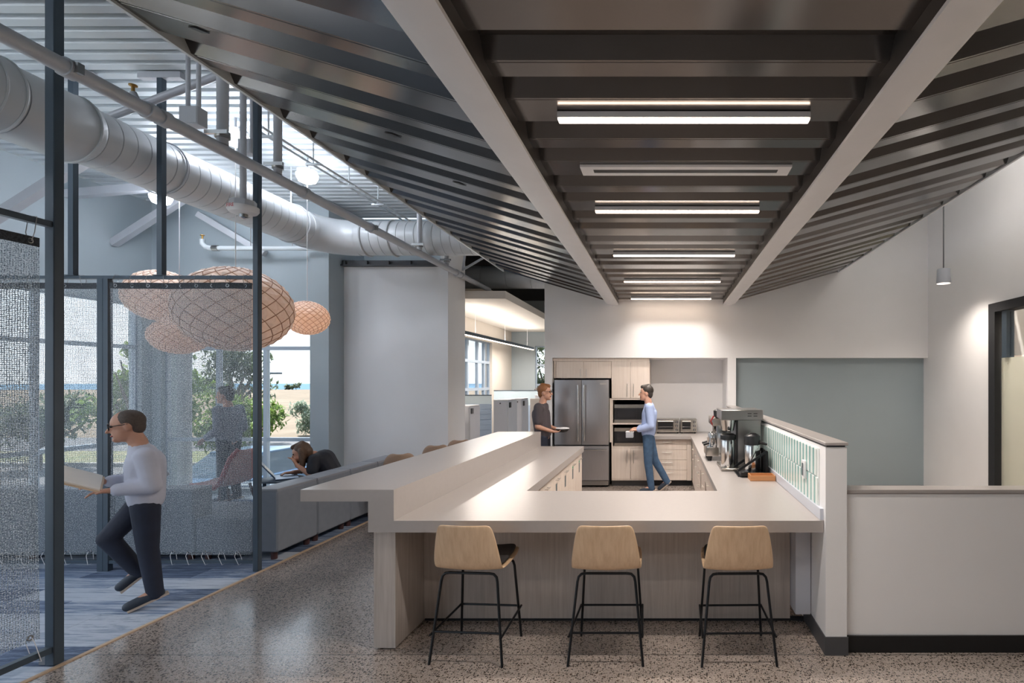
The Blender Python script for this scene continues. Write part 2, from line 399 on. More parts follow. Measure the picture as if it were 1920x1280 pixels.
def window(name, label, origin, ud, width, z0, z1, vs, hs, fr=0.06, dp=0.07, m='alu'):
    """frame with mullions at vs (along ud) and transoms at heights hs; one pane object per light"""
    o = Vector(origin); u = Vector(ud); nn = Vector((u.y, -u.x, 0))
    root = thing(name, label, 'window', (o.x + u.x*width/2, o.y + u.y*width/2, z0)); root['kind'] = 'structure'
    def piece(nm, a0, a1, za, zb, d, mm):
        bm = BM(); cs = [o + u*a + nn*s for a in (a0, a1) for s in (-d/2, d/2)]
        q = [cs[0], cs[1], cs[3], cs[2]]
        A = [bm.verts.new((p.x, p.y, za)) for p in q]; B = [bm.verts.new((p.x, p.y, zb)) for p in q]
        skin(bm, [A, B]); return mk(nm, bm, mm, root)
    xs = [0] + list(vs) + [width]; zs = [z0] + list(hs) + [z1]
    for i, a in enumerate(xs):
        piece('frame' if i in (0, len(xs)-1) else 'mullion', max(0, a - fr/2), min(width, a + fr/2), z0, z1, dp, m)
    for i, z in enumerate(zs):
        for a, bb in zip(xs, xs[1:]): piece('transom', a + fr/2, bb - fr/2, max(z0, z - fr/2), min(z1, z + fr/2), dp, m)
    for a, bb in zip(xs, xs[1:]):
        for za, zb in zip(zs, zs[1:]): piece('pane', a + fr/2, bb - fr/2, za + fr/2, zb - fr/2, 0.008, 'glass')
    return root
window('window_1', 'tall aluminium framed window behind the globe lamps', (-8.15, 8.74, 0), (1, 0, 0), 2.45, SILL, HEAD, (0.85, 1.62), (0.84, 2.33))
window('window_2', 'tall window in the left wall, nearest the lounge corner', (-8.40, 5.75, 0), (0, 1, 0), 2.70, SILL, HEAD, (1.35,), (0.84, 2.33))
window('window_3', 'tall window in the left wall seen through the nearest mesh curtain', (-8.40, 2.8, 0), (0, 1, 0), 2.75, SILL, HEAD, (1.37,), (0.84, 2.33))
window('window_4', 'tall window in the left wall beside the camera', (-8.40, -0.2, 0), (0, 1, 0), 2.80, SILL, HEAD, (1.4,), (0.84, 2.33))
window('window_5', 'tall window in the left wall behind the camera', (-8.40, -2.5, 0), (0, 1, 0), 2.1, SILL, HEAD, (1.05,), (0.84, 2.33))

# high roof: ribbed white steel deck in sheets
ra = st('ceiling', box(BM(), -8.5, 7.0, -2.5, 9.5, ROOF + 0.045, ROOF + 0.25), 'roof_white', 'high roof with white ribbed steel deck over the lounge', 'ceiling')
def ribbed(x0, x1, y0, nr, per=0.152, d=0.045):
    bm = BM(); pts = []
    for i in range(nr):
        y = y0 + i*per
        pts += [(y, ROOF), (y + 0.085, ROOF), (y + 0.098, ROOF + d), (y + per - 0.013, ROOF + d)]
    pts.append((y0 + nr*per, ROOF))
    A = [bm.verts.new((x0, *p)) for p in pts]; B = [bm.verts.new((x1, *p)) for p in pts]
    for i in range(len(pts) - 1): bm.faces.new((A[i], A[i+1], B[i+1], B[i]))
    return bm
for s in range(12):
    mk('roof_deck_sheet', ribbed(-8.3, -1.6, -1.2 + s*0.912, 6) if s < 11 else ribbed(-8.3, -1.6, -1.2 + s*0.912, 4), 'roof_white', ra)

st('wall_lounge_upper', box(BM(), -5.36, -3.75, 9.5, 9.66, 3.70, ROOF), 'wall_grey', 'grey wall set back above the white lounge wall', 'wall')
b = BM(); box(b, -3.8, 7.0, -2.7, -2.5, 0, 0.06); box(b, -8.5, 7.0, -2.7, -2.5, HEAD, ROOF); box(b, -3.8, 7.0, -2.7, -2.5, 0.06, HEAD)
st('wall_front', b, 'wall_grey', 'grey wall behind the camera with a window opening to the lounge side', 'wall')
st('wall_far_right', box(BM(), 6.9, 7.0, -2.5, 3.2, 0, ROOF), 'wall_beige', 'beige wall at the far right behind the camera', 'wall')
# kitchen back wall with soffit, niche and slate recess
YW, YB = 9.05, 9.88
st('wall_back', box(BM(), -2.045, 4.46, YW, YW + 0.15, 2.19, ROOF), 'wall_white', 'white wall and soffit above the kitchen niche', 'wall')
st('wall_niche_left', box(BM(), -2.045, -1.916, YW, YB, 0, 2.19), 'wall_white', 'white end wall left of the refrigerator', 'wall')
st('wall_niche_right', box(BM(), 1.064, 1.204, YW, YB, 0, 2.19), 'wall_white', 'white pier right of the toaster ovens', 'wall')
st('wall_niche_back', box(BM(), -1.916, 1.064, YB, YB + 0.15, 0, 2.19), 'wall_white', 'white back of the kitchen niche above the toaster ovens', 'wall')
st('ceiling_niche', box(BM(), -2.045, 1.204, YW + 0.15, YB + 0.15, 2.19, 2.4), 'wall_white', 'low white ceiling of the kitchen niche', 'ceiling')
st('wall_recess', box(BM(), 1.204, 4.46, YW + 0.15, YW + 0.3, -0.2, 2.25), 'wall_slate', 'grey green wall recessed under the white soffit at the right', 'wall')
b = BM(); box(b, 4.46, 4.6, 7.31, 9.4, 0, ROOF); box(b, 4.46, 4.6, 5.0, 7.31, 2.84, ROOF); box(b, 4.46, 4.6, 3.2, 5.0, 0, ROOF)
st('wall_right', b, 'wall_white', 'white side wall at the right with the dark framed opening', 'wall')
st('wall_room_beyond', box(BM(), 5.9, 6.0, 3.2, 9.4, 0, ROOF), 'wall_beige', 'beige wall seen through the dark framed opening', 'wall')
dr = thing('door_1', 'dark framed glazed opening in the white right wall', 'doorway', (4.5, 6.2, 0)); dr['kind'] = 'structure'
for y0, y1 in ((7.17, 7.31), (5.0, 5.12)): mk('jamb', box(BM(), 4.43, 4.63, y0, y1, 0, 2.84), 'black_soft', dr)
mk('head', box(BM(), 4.43, 4.63, 5.12, 7.17, 2.72, 2.84), 'black_soft', dr)
mk('mullion', box(BM(), 4.47, 4.57, 6.98, 7.08, 2.1, 2.72), 'frame_dark', dr)
mk('frosted_pane', box(BM(), 4.51, 4.53, 5.14, 7.15, 0.03, 2.1), 'frosted', dr)
mk('pane', box(BM(), 4.515, 4.525, 5.14, 6.98, 2.12, 2.70), 'glass', dr)

# office beyond
b = BM(); box(b, -4.95, -4.75, 9.66, 12.5, 0, 4.4); box(b, -4.95, -4.75, 14.65, 16.7, 0, 4.4); box(b, -4.95, -4.75, 12.5, 14.65, 2.86, 4.4); box(b, -4.95, -4.75, 12.5, 14.65, 0, 1.0)
st('wall_office_left', b, 'wall_beige', 'pale wall of the office beyond with a gridded window', 'wall')
b = BM(); box(b, -4.95, -4.02, 16.5, 16.7, 0, 4.4); box(b, -3.30, 7.0, 16.5, 16.7, 0, 4.4); box(b, -4.02, -3.30, 16.5, 16.7, 2.9, 4.4); box(b, -4.02, -3.30, 16.5, 16.7, 0, 1.0)
st('wall_office_back', b, 'wall_grey', 'grey end wall of the office beyond with a narrow window', 'wall')
window('window_6', 'gridded window in the office beyond the white lounge wall', (-4.85, 12.5, 0), (0, 1, 0), 2.15, 1.0, 2.86, (0.55, 1.25, 1.75), (1.6, 2.31), 0.07)
window('window_7', 'narrow window in the far end wall of the office', (-4.02, 16.6, 0), (1, 0, 0), 0.72, 1.0, 2.9, (), (1.7, 2.31), 0.06)
st('ceiling_office', box(BM(), -4.95, 7.0, 9.5, 16.7, 4.3, 4.5), 'dark_void', 'dark open ceiling over the office beyond', 'ceiling')
cl = thing('ceiling_cloud', 'white suspended ceiling panel over the office beyond', 'ceiling panel', (-3.85, 13, 3.34)); cl['kind'] = 'structure'
b = BM(); box(b, -4.75, -2.91, 9.72, 9.75, 3.30, 3.44); box(b, -2.94, -2.91, 9.75, 16.5, 3.30, 3.44); box(b, -4.75, -2.94, 9.75, 16.5, 3.38, 3.44)
mk('panel_edge', b, 'ceiling_tile', cl)
for i in range(2):
    for j in range(6):
        x0 = -4.74 + i*0.9; y0 = 9.76 + j*1.12
        mk('ceiling_tile', bev(box(BM(), x0, x0 + 0.895, y0, y0 + 1.112, 3.335, 3.38), 0.004, 1), 'ceiling_tile', cl)

# ------------------------------------------------------------------ steel deck canopy over the kitchen
cn = thing('ceiling_canopy', 'hanging grey ribbed steel canopy over the kitchen, folded up at both sides', 'ceiling', (0.095, 5, 3.08)); cn['kind'] = 'structure'
Z0 = 3.178; XI0, XI1 = -0.789, 0.98; SL = 0.30; P = 0.745; Y00 = 2.33 - 4*P
prof = [(0, 0), (0.012, 0), (0.016, 0.004), (0.02, 0), (0.125, 0), (0.137, 0.075), (0.255, 0.075), (0.31, 0), (0.322, 0), (0.326, 0.004), (0.33, 0), (0.545, 0), (0.557, 0.075), (0.69, 0.075), (P, 0)]
def deck(x0, z0, x1, z1, ys, clip):
    bm = BM(); pts = [(ys + a, h) for a, h in prof if ys + a <= clip]
    A = [bm.verts.new((x0, y, z0 + h)) for y, h in pts]; B = [bm.verts.new((x1, y, z1 + h)) for y, h in pts]
    for i in range(len(pts) - 1): bm.faces.new((A[i], A[i+1], B[i+1], B[i]))
    A2 = [bm.verts.new((x0, y, z0 + h + 0.004)) for y, h in pts]; B2 = [bm.verts.new((x1, y, z1 + h + 0.004)) for y, h in pts]
    for i in range(len(pts) - 1): bm.faces.new((A2[i], B2[i], B2[i+1], A2[i+1]))
    for i in range(len(pts) - 1): bm.faces.new((A[i], A2[i], A2[i+1], A[i+1])); bm.faces.new((B[i], B[i+1], B2[i+1], B2[i]))
    return bm
XO0, XO1 = -2.733, 2.923
zo = 3.667
zr = 3.645
for s in range(14):
    ys = Y00 + s*P
    if ys > YW - 0.05: break
    for nm, a in (('deck_sheet', (XI0 - 0.10, Z0, XI1 + 0.10, Z0)), ('deck_sheet', (XO0, zo, -0.93, 3.135)), ('deck_sheet', (1.12, 3.135, XO1, zr))):
        mk(nm, deck(*a, ys, YW - 0.002), 'deck', cn, 20)
YF = Y00
b = prism(BM(), [(-0.789, 3.08), (-0.789, 3.10), (-0.90, 3.10), (-0.90, 3.28), (-0.997, 3.26), (-0.997, 3.112), (-0.897, 3.08)], YF, YW - 0.001); mk('edge_beam', b, 'beam', cn, 20)
b = prism(BM(), [(0.98, 3.08), (1.088, 3.08), (1.188, 3.112), (1.188, 3.26), (1.09, 3.28), (1.09, 3.10), (0.98, 3.10)], YF, YW - 0.001); mk('edge_beam', b, 'beam', cn, 20)
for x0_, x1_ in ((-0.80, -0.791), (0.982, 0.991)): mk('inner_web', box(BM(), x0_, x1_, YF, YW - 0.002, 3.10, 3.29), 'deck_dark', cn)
for xe, ze in ((XO0, zo), (XO1, zr)):
    s = 1 if xe < 0 else -1
    b = prism(BM(), [(xe, ze - 0.015), (xe - s*0.02, ze - 0.015), (xe - s*0.02, ze + 0.13), (xe, ze + 0.13)], YF, YW - 0.001); mk('edge_angle', b, 'roof_white', cn)
# a solid cover so that no light leaks through the canopy from above
b = prism(BM(), [(XO0, zo + 0.09), (-0.93, Z0 + 0.09), (1.12, Z0 + 0.09), (XO1, zr + 0.09), (XO1, zr + 0.11), (1.12, Z0 + 0.12), (-0.93, Z0 + 0.12), (XO0, zo + 0.11)], YF, YW - 0.002)
mk('deck_cover', b, 'roof_white', cn)
# dark slots punched in the pans of the folded-up side
for (x, y) in ((-2.36, 2.70), (-1.77, 3.47), (-1.62, 4.20)):
    z = 3.135 + (-0.93 - x) * (zo - 3.135) / (-0.93 - XO0)
    b = BM(); L = 0.055; A = [b.verts.new((x - L, y, z + SL*L - 0.002)), b.verts.new((x, y - 0.02, z - 0.003)), b.verts.new((x + L, y, z - SL*L - 0.002)), b.verts.new((x, y + 0.02, z - 0.003))]
    B = [b.verts.new((q.co.x, q.co.y, q.co.z - 0.004)) for q in A]; skin(b, [A, B]); mk('slot', b, 'black', cn)

def led_fixture(y, k, label):
    t = thing('linear_light', label, 'ceiling light', (0.0975, y, Z0), 'linear lights in the canopy')
    mk('housing', bev(box(BM(), -0.56, 0.755, y - 0.04, y + 0.012, 3.142, Z0 - 0.002), 0.003, 1), 'beam', t)
    mk('diffuser', box(BM(), -0.556, 0.751, y - 0.036, y + 0.010, 3.134, 3.142), 'led', t)
    ld = bpy.data.lights.new('linear_light_lamp', 'AREA'); ld.shape = 'RECTANGLE'; ld.size = 1.30; ld.size_y = 0.045; ld.energy = (13, 15, 20, 25, 6, 4)[k]; ld.color = (1.0, 0.91, 0.83); ld.spread = R(155 if k != 4 else 90)
    lo = bpy.data.objects.new('linear_light_lamp', ld); C.objects.link(lo); lo.parent = t; lo.location = (0, -0.013, 3.132 - Z0)
ORD = ['nearest the camera', 'second from the camera', 'third from the camera', 'fourth from the camera', 'nearest the kitchen wall']
for k in range(5): led_fixture(2.80 + k*2*P, k, 'glowing linear light between the beams, ' + ORD[k] if k else 'largest glowing linear light between the beams, nearest the camera')
for k in (1, 2): led_fixture(2.80 - k*2*P, 5, 'unseen linear light added behind the camera, ' + ('just overhead' if k == 1 else 'farthest back'))  # two extra strips out of view, added as fill
sd = thing('slot_diffuser', 'long air slot with a black gap in the canopy', 'air vent', (0.125, 3.51, Z0))
b = BM(); ya, yb, yc, yd = 3.44, 3.485, 3.54, 3.585; za, zb = 3.160, 3.176
box(b, -0.55, 0.82, ya, yb, za, zb); box(b, -0.55, 0.82, yc, yd, za, zb); box(b, -0.55, -0.47, yb, yc, za, zb); box(b, 0.74, 0.82, yb, yc, za, zb)
mk('frame', b, 'beam', sd); mk('slot', box(BM(), -0.47, 0.74, yb, yc, za + 0.002, zb), 'black', sd)

# ------------------------------------------------------------------ pony wall, half wall, skirtings
st('wall_pony', box(BM(), 1.043, 1.181, 3.464, 9.05, 0, 1.35), 'wall_white', 'low white wall at the right end of the counter', 'wall')
b = BM(); box(b, 1.052, 1.172, 3.474, 9.05, 1.35, 1.362); st('trim_3', b, 'base_grey', 'shadow gap under the cap of the low wall', 'trim')
st('trim_4', bev(box(BM(), 1.037, 1.188, 3.455, 9.05, 1.362, 1.382), 0.003, 1), 'counter', 'pale solid surface cap along the low wall by the tiles', 'wall cap')
b = BM(); box(b, 1.036, 1.043, 3.464, 4.0, 0.002, 0.12); box(b, 1.036, 1.188, 3.456, 3.464, 0.002, 0.12)
st('baseboard_pony', b, 'base_grey', 'dark grey skirting around the end of the low wall', 'baseboard')
st('wall_half', box(BM(), 1.181, 4.46, 3.505, 3.63, 0, 1.037), 'wall_white', 'long white half wall at the right with a black skirting', 'wall')
b = BM(); box(b, 1.181, 4.46, 3.495, 3.64, 1.046, 1.067); box(b, 1.181, 4.46, 3.502, 3.633, 1.037, 1.046)
st('trim_5', b, 'counter', 'pale cap along the long half wall', 'wall cap')
st('baseboard_half', bev(box(BM(), 1.19, 4.46, 3.493, 3.505, 0.002, 0.113), 0.003, 1), 'base_black', 'black skirting along the long half wall', 'baseboard')

# glazed tiles on the kitchen face of the low wall, with the outlet
tl = thing('tile_backsplash', 'white and sea green glazed tile strips on the low wall', 'tiles', (1.04, 4.6, 0.93))
mk('tile_bed', box(BM(), 1.037, 1.043, 3.60, 9.05, 0.935, 1.325), 'grout', tl)
def tmesh(wd, m):
    me = finish(bev(box(BM(), -0.006, 0, 0, wd, 0, 0.185), 0.002, 1), 'tile'); me.materials.append(M[m]); return me
tw, tg = tmesh(0.052, 'tile_white'), tmesh(0.034, 'tile_teal')
for r in range(2):
    y = 3.612 + (0.03 if r else 0)
    for i in range(30):
        put('tile', tw, tl, (1.037, y, 0.94 + r*0.193)); y += 0.054
        put('tile', tg, tl, (1.037, y, 0.94 + r*0.193)); y += 0.036
ou = thing('wall_outlet', 'white power outlet on the tiled low wall', 'outlet', (1.031, 3.92, 1.09))
mk('plate', bev(box(BM(), 1.012, 1.031, 3.885, 3.96, 1.07, 1.20), 0.003, 1), 'plastic_white', ou); mk('socket', box(BM(), 1.008, 1.012, 3.905, 3.94, 1.09, 1.18), 'sealed_label', ou)
st('trim_6', box(BM(), 1.02, 1.043, 3.51, 9.05, 0.866, 0.94), 'splash', 'pale blue upstand along the back of the right counter', 'upstand')

rl = thing('fill_light_beyond', 'unseen ceiling light added to brighten the room beyond the dark frame', 'ceiling light', (5.25, 6.3, 3.2))  # lamp added out of view so the room beyond reads bright
mk('ceiling_disc', lathe(BM(), [(0.14, ROOF + 0.02), (0.14, ROOF + 0.045)], (5.25, 6.3, 0), 24), 'led_soft', rl)
ld = bpy.data.lights.new('fill_light_beyond_lamp', 'POINT'); ld.energy = 150; ld.shadow_soft_size = 0.14; ld.color = (1.0, 0.9, 0.8); lo = bpy.data.objects.new('fill_light_beyond_lamp', ld); C.objects.link(lo); lo.parent = rl; lo.location = (0, 0, ROOF - 0.15 - 3.2)

# ------------------------------------------------------------------ counters
HC = 0.864
ct = thing('kitchen_counter', 'grey U shaped solid surface counter with stools in front', 'counter', (-0.35, 4, 0))
b = BM()
poly = [(-1.781, 3.498), (1.043, 3.498), (1.043, 9.10), (1.043, YB), (-0.36, YB), (-0.36, 9.02), (0.437, 9.02), (0.437, 4.463), (-1.158, 4.463), (-1.158, 7.6), (-1.781, 7.6)]
def flat(bm, poly, z0, z1): return prism(bm, poly, z0, z1, 'z')
flat(b, [(-1.781, 3.498), (1.040, 3.498), (1.040, 4.463), (-1.781, 4.463)], 0.787, HC); mk('worktop', b, 'counter', ct, 20)
b = BM(); flat(b, [(-1.781, 4.463), (-1.158, 4.463), (-1.158, 7.6), (-1.781, 7.6)], 0.787, HC); mk('worktop', b, 'counter', ct, 20)
b = BM(); flat(b, [(0.437, 4.463), (1.018, 4.463), (1.018, 9.05), (1.040, 9.05), (1.040, YB - 0.004), (-0.262, YB - 0.004), (-0.262, 9.02), (0.437, 9.02)], 0.81, HC); mk('worktop', b, 'counter', ct, 20)
mk('front_panel', box(BM(), -1.785, 0.925, 3.95, 3.97, 0.025, 0.787), 'ash_grey', ct)
mk('end_post', box(BM(), 0.93, 1.036, 3.80, 3.97, 0.12, 0.787), 'splash', ct)
mk('toe_kick', box(BM(), -1.785, 1.03, 3.965, 3.98, 0, 0.03), 'black_soft', ct)
mk('end_panel', box(BM(), -1.93, -1.787, 3.534, 7.55, 0.012, 0.787), 'ash_grey', ct)
rb = thing('raised_bar', 'raised grey bar ledge along the left of the kitchen counter', 'bar counter', (-2.0, 5.5, 0.787))
mk('bar_top', prism(BM(), [(-2.394, 0.99), (-1.781, 0.99), (-1.781, 1.067), (-2.394, 1.067)], 3.5, 7.65), 'counter', rb, 20)
mk('riser', box(BM(), -1.95, -1.7815, 3.502, 7.648, 0.7875, 0.99), 'counter', rb)

def handle(par, p0, p1, off, name='handle', r=0.005, m='handle'):
    p0, p1, off = Vector(p0), Vector(p1), Vector(off); d = p1 - p0
    b = BM(); tube(b, [p0 + off, p1 + off], r, 8); tube(b, [p0 + d*0.15, p0 + d*0.15 + off], r*0.9, 6); tube(b, [p0 + d*0.85, p0 + d*0.85 + off], r*0.9, 6)
    return mk(name, b, m, par)
POS = ['nearest the stools', 'second from the stools', 'third from the stools', 'fourth from the stools', 'fifth from the stools', 'nearest the refrigerator']
for i in range(6):
    y0 = 4.50 + i*0.512; y1 = y0 + 0.505
    t = thing('base_cabinet', 'pale ash base cabinet under the left counter, ' + POS[i], 'cabinet', (-1.48, (y0+y1)/2, 0), 'base cabinets under the left counter')
    mk('body', box(BM(), -1.782, -1.20, y0, y1, 0.1, 0.785), 'ash_light', t); mk('toe_kick', box(BM(), -1.74, -1.25, y0, y1, 0, 0.1), 'black_soft', t)
    d = mk('door', bev(box(BM(), -1.199, -1.18, y0 + 0.002, y1 - 0.002, 0.105, 0.77), 0.002, 1), 'ash_light', t)
    handle(d, (-1.18, y0 + 0.20, 0.72), (-1.18, y0 + 0.34, 0.72), (0.032, 0, 0))
    mk('notice', box(BM(), -1.18, -1.1785, y0 + 0.235, y0 + 0.305, 0.54, 0.67), 'sealed_label', d)
    if i in (4, 5): mk('notice', box(BM(), -1.18, -1.1782, y0 + 0.24, y0 + 0.30, 0.675, 0.70), 'green_label', d)
for i in range(6):
    y0 = 4.50 + i*0.75; y1 = y0 + 0.745
    t = thing('base_cabinet', 'pale ash base cabinet under the right counter, ' + POS[i].replace('refrigerator', 'toaster ovens'), 'cabinet', (0.75, (y0+y1)/2, 0), 'base cabinets under the right counter')
    mk('body', box(BM(), 0.48, 1.04, y0, y1, 0.1, 0.808), 'ash_light', t); mk('toe_kick', box(BM(), 0.53, 1.0, y0, y1, 0, 0.1), 'black_soft', t)
    if i % 3 == 0:
        for q in range(4):
            z0 = 0.105 + q*0.174; d = mk('drawer', bev(box(BM(), 0.46, 0.479, y0 + 0.002, y1 - 0.002, z0, z0 + 0.17), 0.002, 1), 'ash_light', t)
            handle(d, (0.46, y0 + 0.28, z0 + 0.11), (0.46, y0 + 0.46, z0 + 0.11), (-0.032, 0, 0))
    else:
        ym = (y0+y1)/2
        for s, (a, bb) in enumerate(((y0, ym), (ym, y1))):
            d = mk('door', bev(box(BM(), 0.46, 0.479, a + 0.002, bb - 0.002, 0.105, 0.80), 0.002, 1), 'ash_light', t)
            hy = ym + (-0.04 if s == 0 else 0.04); handle(d, (0.46, hy, 0.50), (0.46, hy, 0.72), (-0.032, 0, 0))

# back run: drawers beside the microwave tower
YC = 9.10
t = thing('drawer_cabinet', 'pale four drawer cabinet under the toaster ovens', 'cabinet', (0.05, 9.4, 0))
mk('body', box(BM(), -0.26, 0.455, YC + 0.02, 9.85, 0.1, 0.808), 'ash_light', t); mk('toe_kick', box(BM(), -0.26, 0.46, YC + 0.08, 9.8, 0, 0.1), 'black_soft', t)
mk('filler', box(BM(), 0.375, 0.455, YC, YC + 0.02, 0.1, 0.80), 'ash_light', t)
for q in range(4):
    z0 = 0.105 + q*0.174; d = mk('drawer', bev(box(BM(), -0.258, 0.37, YC, YC + 0.019, z0, z0 + 0.17), 0.002, 1), 'ash_light', t)
    handle(d, (-0.05, YC, z0 + 0.13), (0.13, YC, z0 + 0.13), (0, -0.03, 0))
t = thing('microwave_tower', 'tall pale ash cabinet holding two microwave ovens', 'cabinet', (-0.59, 9.45, 0))
X0, X1 = -0.915, -0.265
b = BM(); box(b, X0, X0 + 0.02, YC + 0.02, 9.86, 0.1, 2.135); box(b, X1 - 0.02, X1, YC + 0.02, 9.86, 0.1, 2.135); box(b, X0 + 0.02, X1 - 0.02, 9.80, 9.86, 0.1, 2.135)
for z in (0.10, 0.655, 1.055, 1.475, 2.11): box(b, X0 + 0.02, X1 - 0.02, YC + 0.005, 9.80, z, z + 0.025)
mk('carcass', b, 'ash_light', t); mk('toe_kick', box(BM(), X0, X1, YC + 0.08, 9.8, 0, 0.1), 'base_grey', t)
mk('recess_lining', box(BM(), X0 + 0.02, X1 - 0.02, 9.79, 9.80, 0.69, 1.47), 'black_soft', t)
xm = (X0 + X1)/2
for z0, z1, hz in ((0.125, 0.65, (0.40, 0.62)), (1.505, 2.13, (1.53, 1.75))):
    for s, (a, bb) in enumerate(((X0, xm), (xm, X1))):
        d = mk('door', bev(box(BM(), a + 0.002, bb - 0.002, YC, YC + 0.019, z0, z1), 0.002, 1), 'ash_light', t)
        hx = xm + (-0.055 if s == 0 else 0.055); handle(d, (hx, YC, hz[0]), (hx, YC, hz[1]), (0, -0.03, 0))
for z in (0.681, 1.081):
    m = thing('microwave_oven', 'stainless microwave oven on the ' + ('lower' if z < 1 else 'upper') + ' shelf of the tower', 'microwave', (-0.58, 9.3, z), 'microwave ovens in the tower')
    mk('case', bev(box(BM(), -0.87, -0.30, 9.135, 9.55, z, z + 0.315), 0.006, 1), 'black_soft', m)
    mk('top_trim', box(BM(), -0.868, -0.302, 9.122, 9.135, z + 0.255, z + 0.313), 'steel_h', m)
    mk('bottom_trim', box(BM(), -0.868, -0.302, 9.122, 9.135, z + 0.004, z + 0.055), 'steel_h', m)
    dd = mk('door', box(BM(), -0.868, -0.43, 9.122, 9.135, z + 0.055, z + 0.255), 'black', m); mk('window', box(BM(), -0.82, -0.50, 9.120, 9.122, z + 0.075, z + 0.235), 'oven_glass', dd)
    mk('control_panel', box(BM(), -0.428, -0.302, 9.121, 9.135, z + 0.057, z + 0.253), 'black', m)
t = thing('upper_cabinet', 'pale ash cabinet above the refrigerator', 'cabinet', (-1.4, 9.45, 1.83))
mk('body', box(BM(), -1.90, -0.917, YC + 0.02, 9.86, 1.845, 2.135), 'ash_light', t)
mk('filler', box(BM(), -1.912, -0.27, YC + 0.001, YC + 0.03, 2.137, 2.187), 'ash_light', t)
for s, (a, bb) in enumerate(((-1.86, -1.39), (-1.39, -0.918))):
    d = mk('door', bev(box(BM(), a + 0.002, bb - 0.002, YC, YC + 0.019, 1.845, 2.13), 0.002, 1), 'ash_light', t)
    hx = -1.39 + (-0.05 if s == 0 else 0.05); handle(d, (hx, YC, 1.87), (hx, YC, 2.0), (0, -0.03, 0))
mk('side_panel', box(BM(), -0.945, -0.917, YC + 0.01, 9.86, 0.75, 1.50), 'ash_light', t)

f = thing('refrigerator', 'stainless steel french door refrigerator', 'refrigerator', (-1.40, 9.4, 0))
mk('case', box(BM(), -1.865, -0.955, 9.08, 9.80, 0.03, 1.815), 'base_grey', f)
for s, (a, bb) in enumerate(((-1.868, -1.412), (-1.406, -0.952))):
    d = mk('door', bev(box(BM(), a, bb, 9.0, 9.075, 0.72, 1.815), 0.006, 2), 'fridge', f)
    hx = -1.409 + (-0.05 if s == 0 else 0.05); b = BM(); tube(b, [(hx, 8.945, 0.80), (hx, 8.945, 1.72)], 0.014, 12)
    for z in (0.86, 1.66): tube(b, [(hx, 9.0, z), (hx, 8.945, z)], 0.012, 8)
    h = mk('handle', b, 'chrome', d)
    b = BM(); tube(b, [(hx, 8.945, 0.79), (hx, 8.945, 0.86)], 0.019, 12); tube(b, [(hx, 8.945, 1.66), (hx, 8.945, 1.73)], 0.019, 12); mk('handle_cap', b, 'chrome', d)
d = mk('freezer_drawer', bev(box(BM(), -1.868, -0.952, 9.0, 9.075, 0.12, 0.70), 0.006, 2), 'fridge', f)
b = BM(); tube(b, [(-1.84, 8.945, 0.645), (-0.98, 8.945, 0.645)], 0.014, 12)
for x in (-1.80, -1.02): tube(b, [(x, 9.0, 0.645), (x, 8.945, 0.645)], 0.012, 8)
mk('handle', b, 'chrome', d)
mk('grille', box(BM(), -1.86, -0.96, 9.02, 9.075, 0.035, 0.11), 'steel', f); mk('badge', box(BM(), -1.10, -0.99, 8.997, 9.0, 1.735, 1.765), 'handle', f)
for x in (-1.80, -1.02): mk('foot', lathe(BM(), [(0.025, 0), (0.025, 0.035)], (x, 9.1, 0), 10), 'black', f)

def toaster(x0, x1, label):
    t = thing('toaster_oven', label, 'toaster oven', ((x0+x1)/2, 9.65, HC), 'toaster ovens on the back counter')
    mk('case', bev(box(BM(), x0, x1, 9.50, 9.80, HC + 0.02, HC + 0.255), 0.008, 2), 'steel_h', t)
    d = mk('door', bev(box(BM(), x0 + 0.012, x1 - 0.095, 9.488, 9.50, HC + 0.045, HC + 0.235), 0.004, 1), 'steel_h', t)
    mk('window', box(BM(), x0 + 0.03, x1 - 0.11, 9.484, 9.488, HC + 0.075, HC + 0.20), 'black', d)
    mk('handle', tube(BM(), [(x0 + 0.03, 9.465, HC + 0.22), (x1 - 0.11, 9.465, HC + 0.22)], 0.007, 8), 'handle', d)
    mk('rack', tube(BM(), [(x0 + 0.035, 9.482, HC + 0.12), (x1 - 0.115, 9.482, HC + 0.12)], 0.003, 6), 'chrome', d)
    for q in range(3):
        c = (x1 - 0.045, 9.50, HC + 0.065 + q*0.07); b = BM(); tube(b, [c, (c[0], 9.475, c[2])], 0.019, 12)
        kn = mk('knob', b, 'black', t); mk('pointer', box(BM(), c[0] - 0.003, c[0] + 0.003, 9.472, 9.475, c[2] - 0.016, c[2] + 0.016), 'plastic_white', kn)
    for x in (x0 + 0.03, x1 - 0.03):
        for y in (9.52, 9.78): mk('foot', lathe(BM(), [(0.012, 0), (0.014, 0.022)], (x, y, HC), 8), 'black', t)
toaster(-0.16, 0.255, 'toaster oven beside the man in the blue shirt'); toaster(0.275, 0.565, 'toaster oven beside the espresso machine, with three knobs at right')

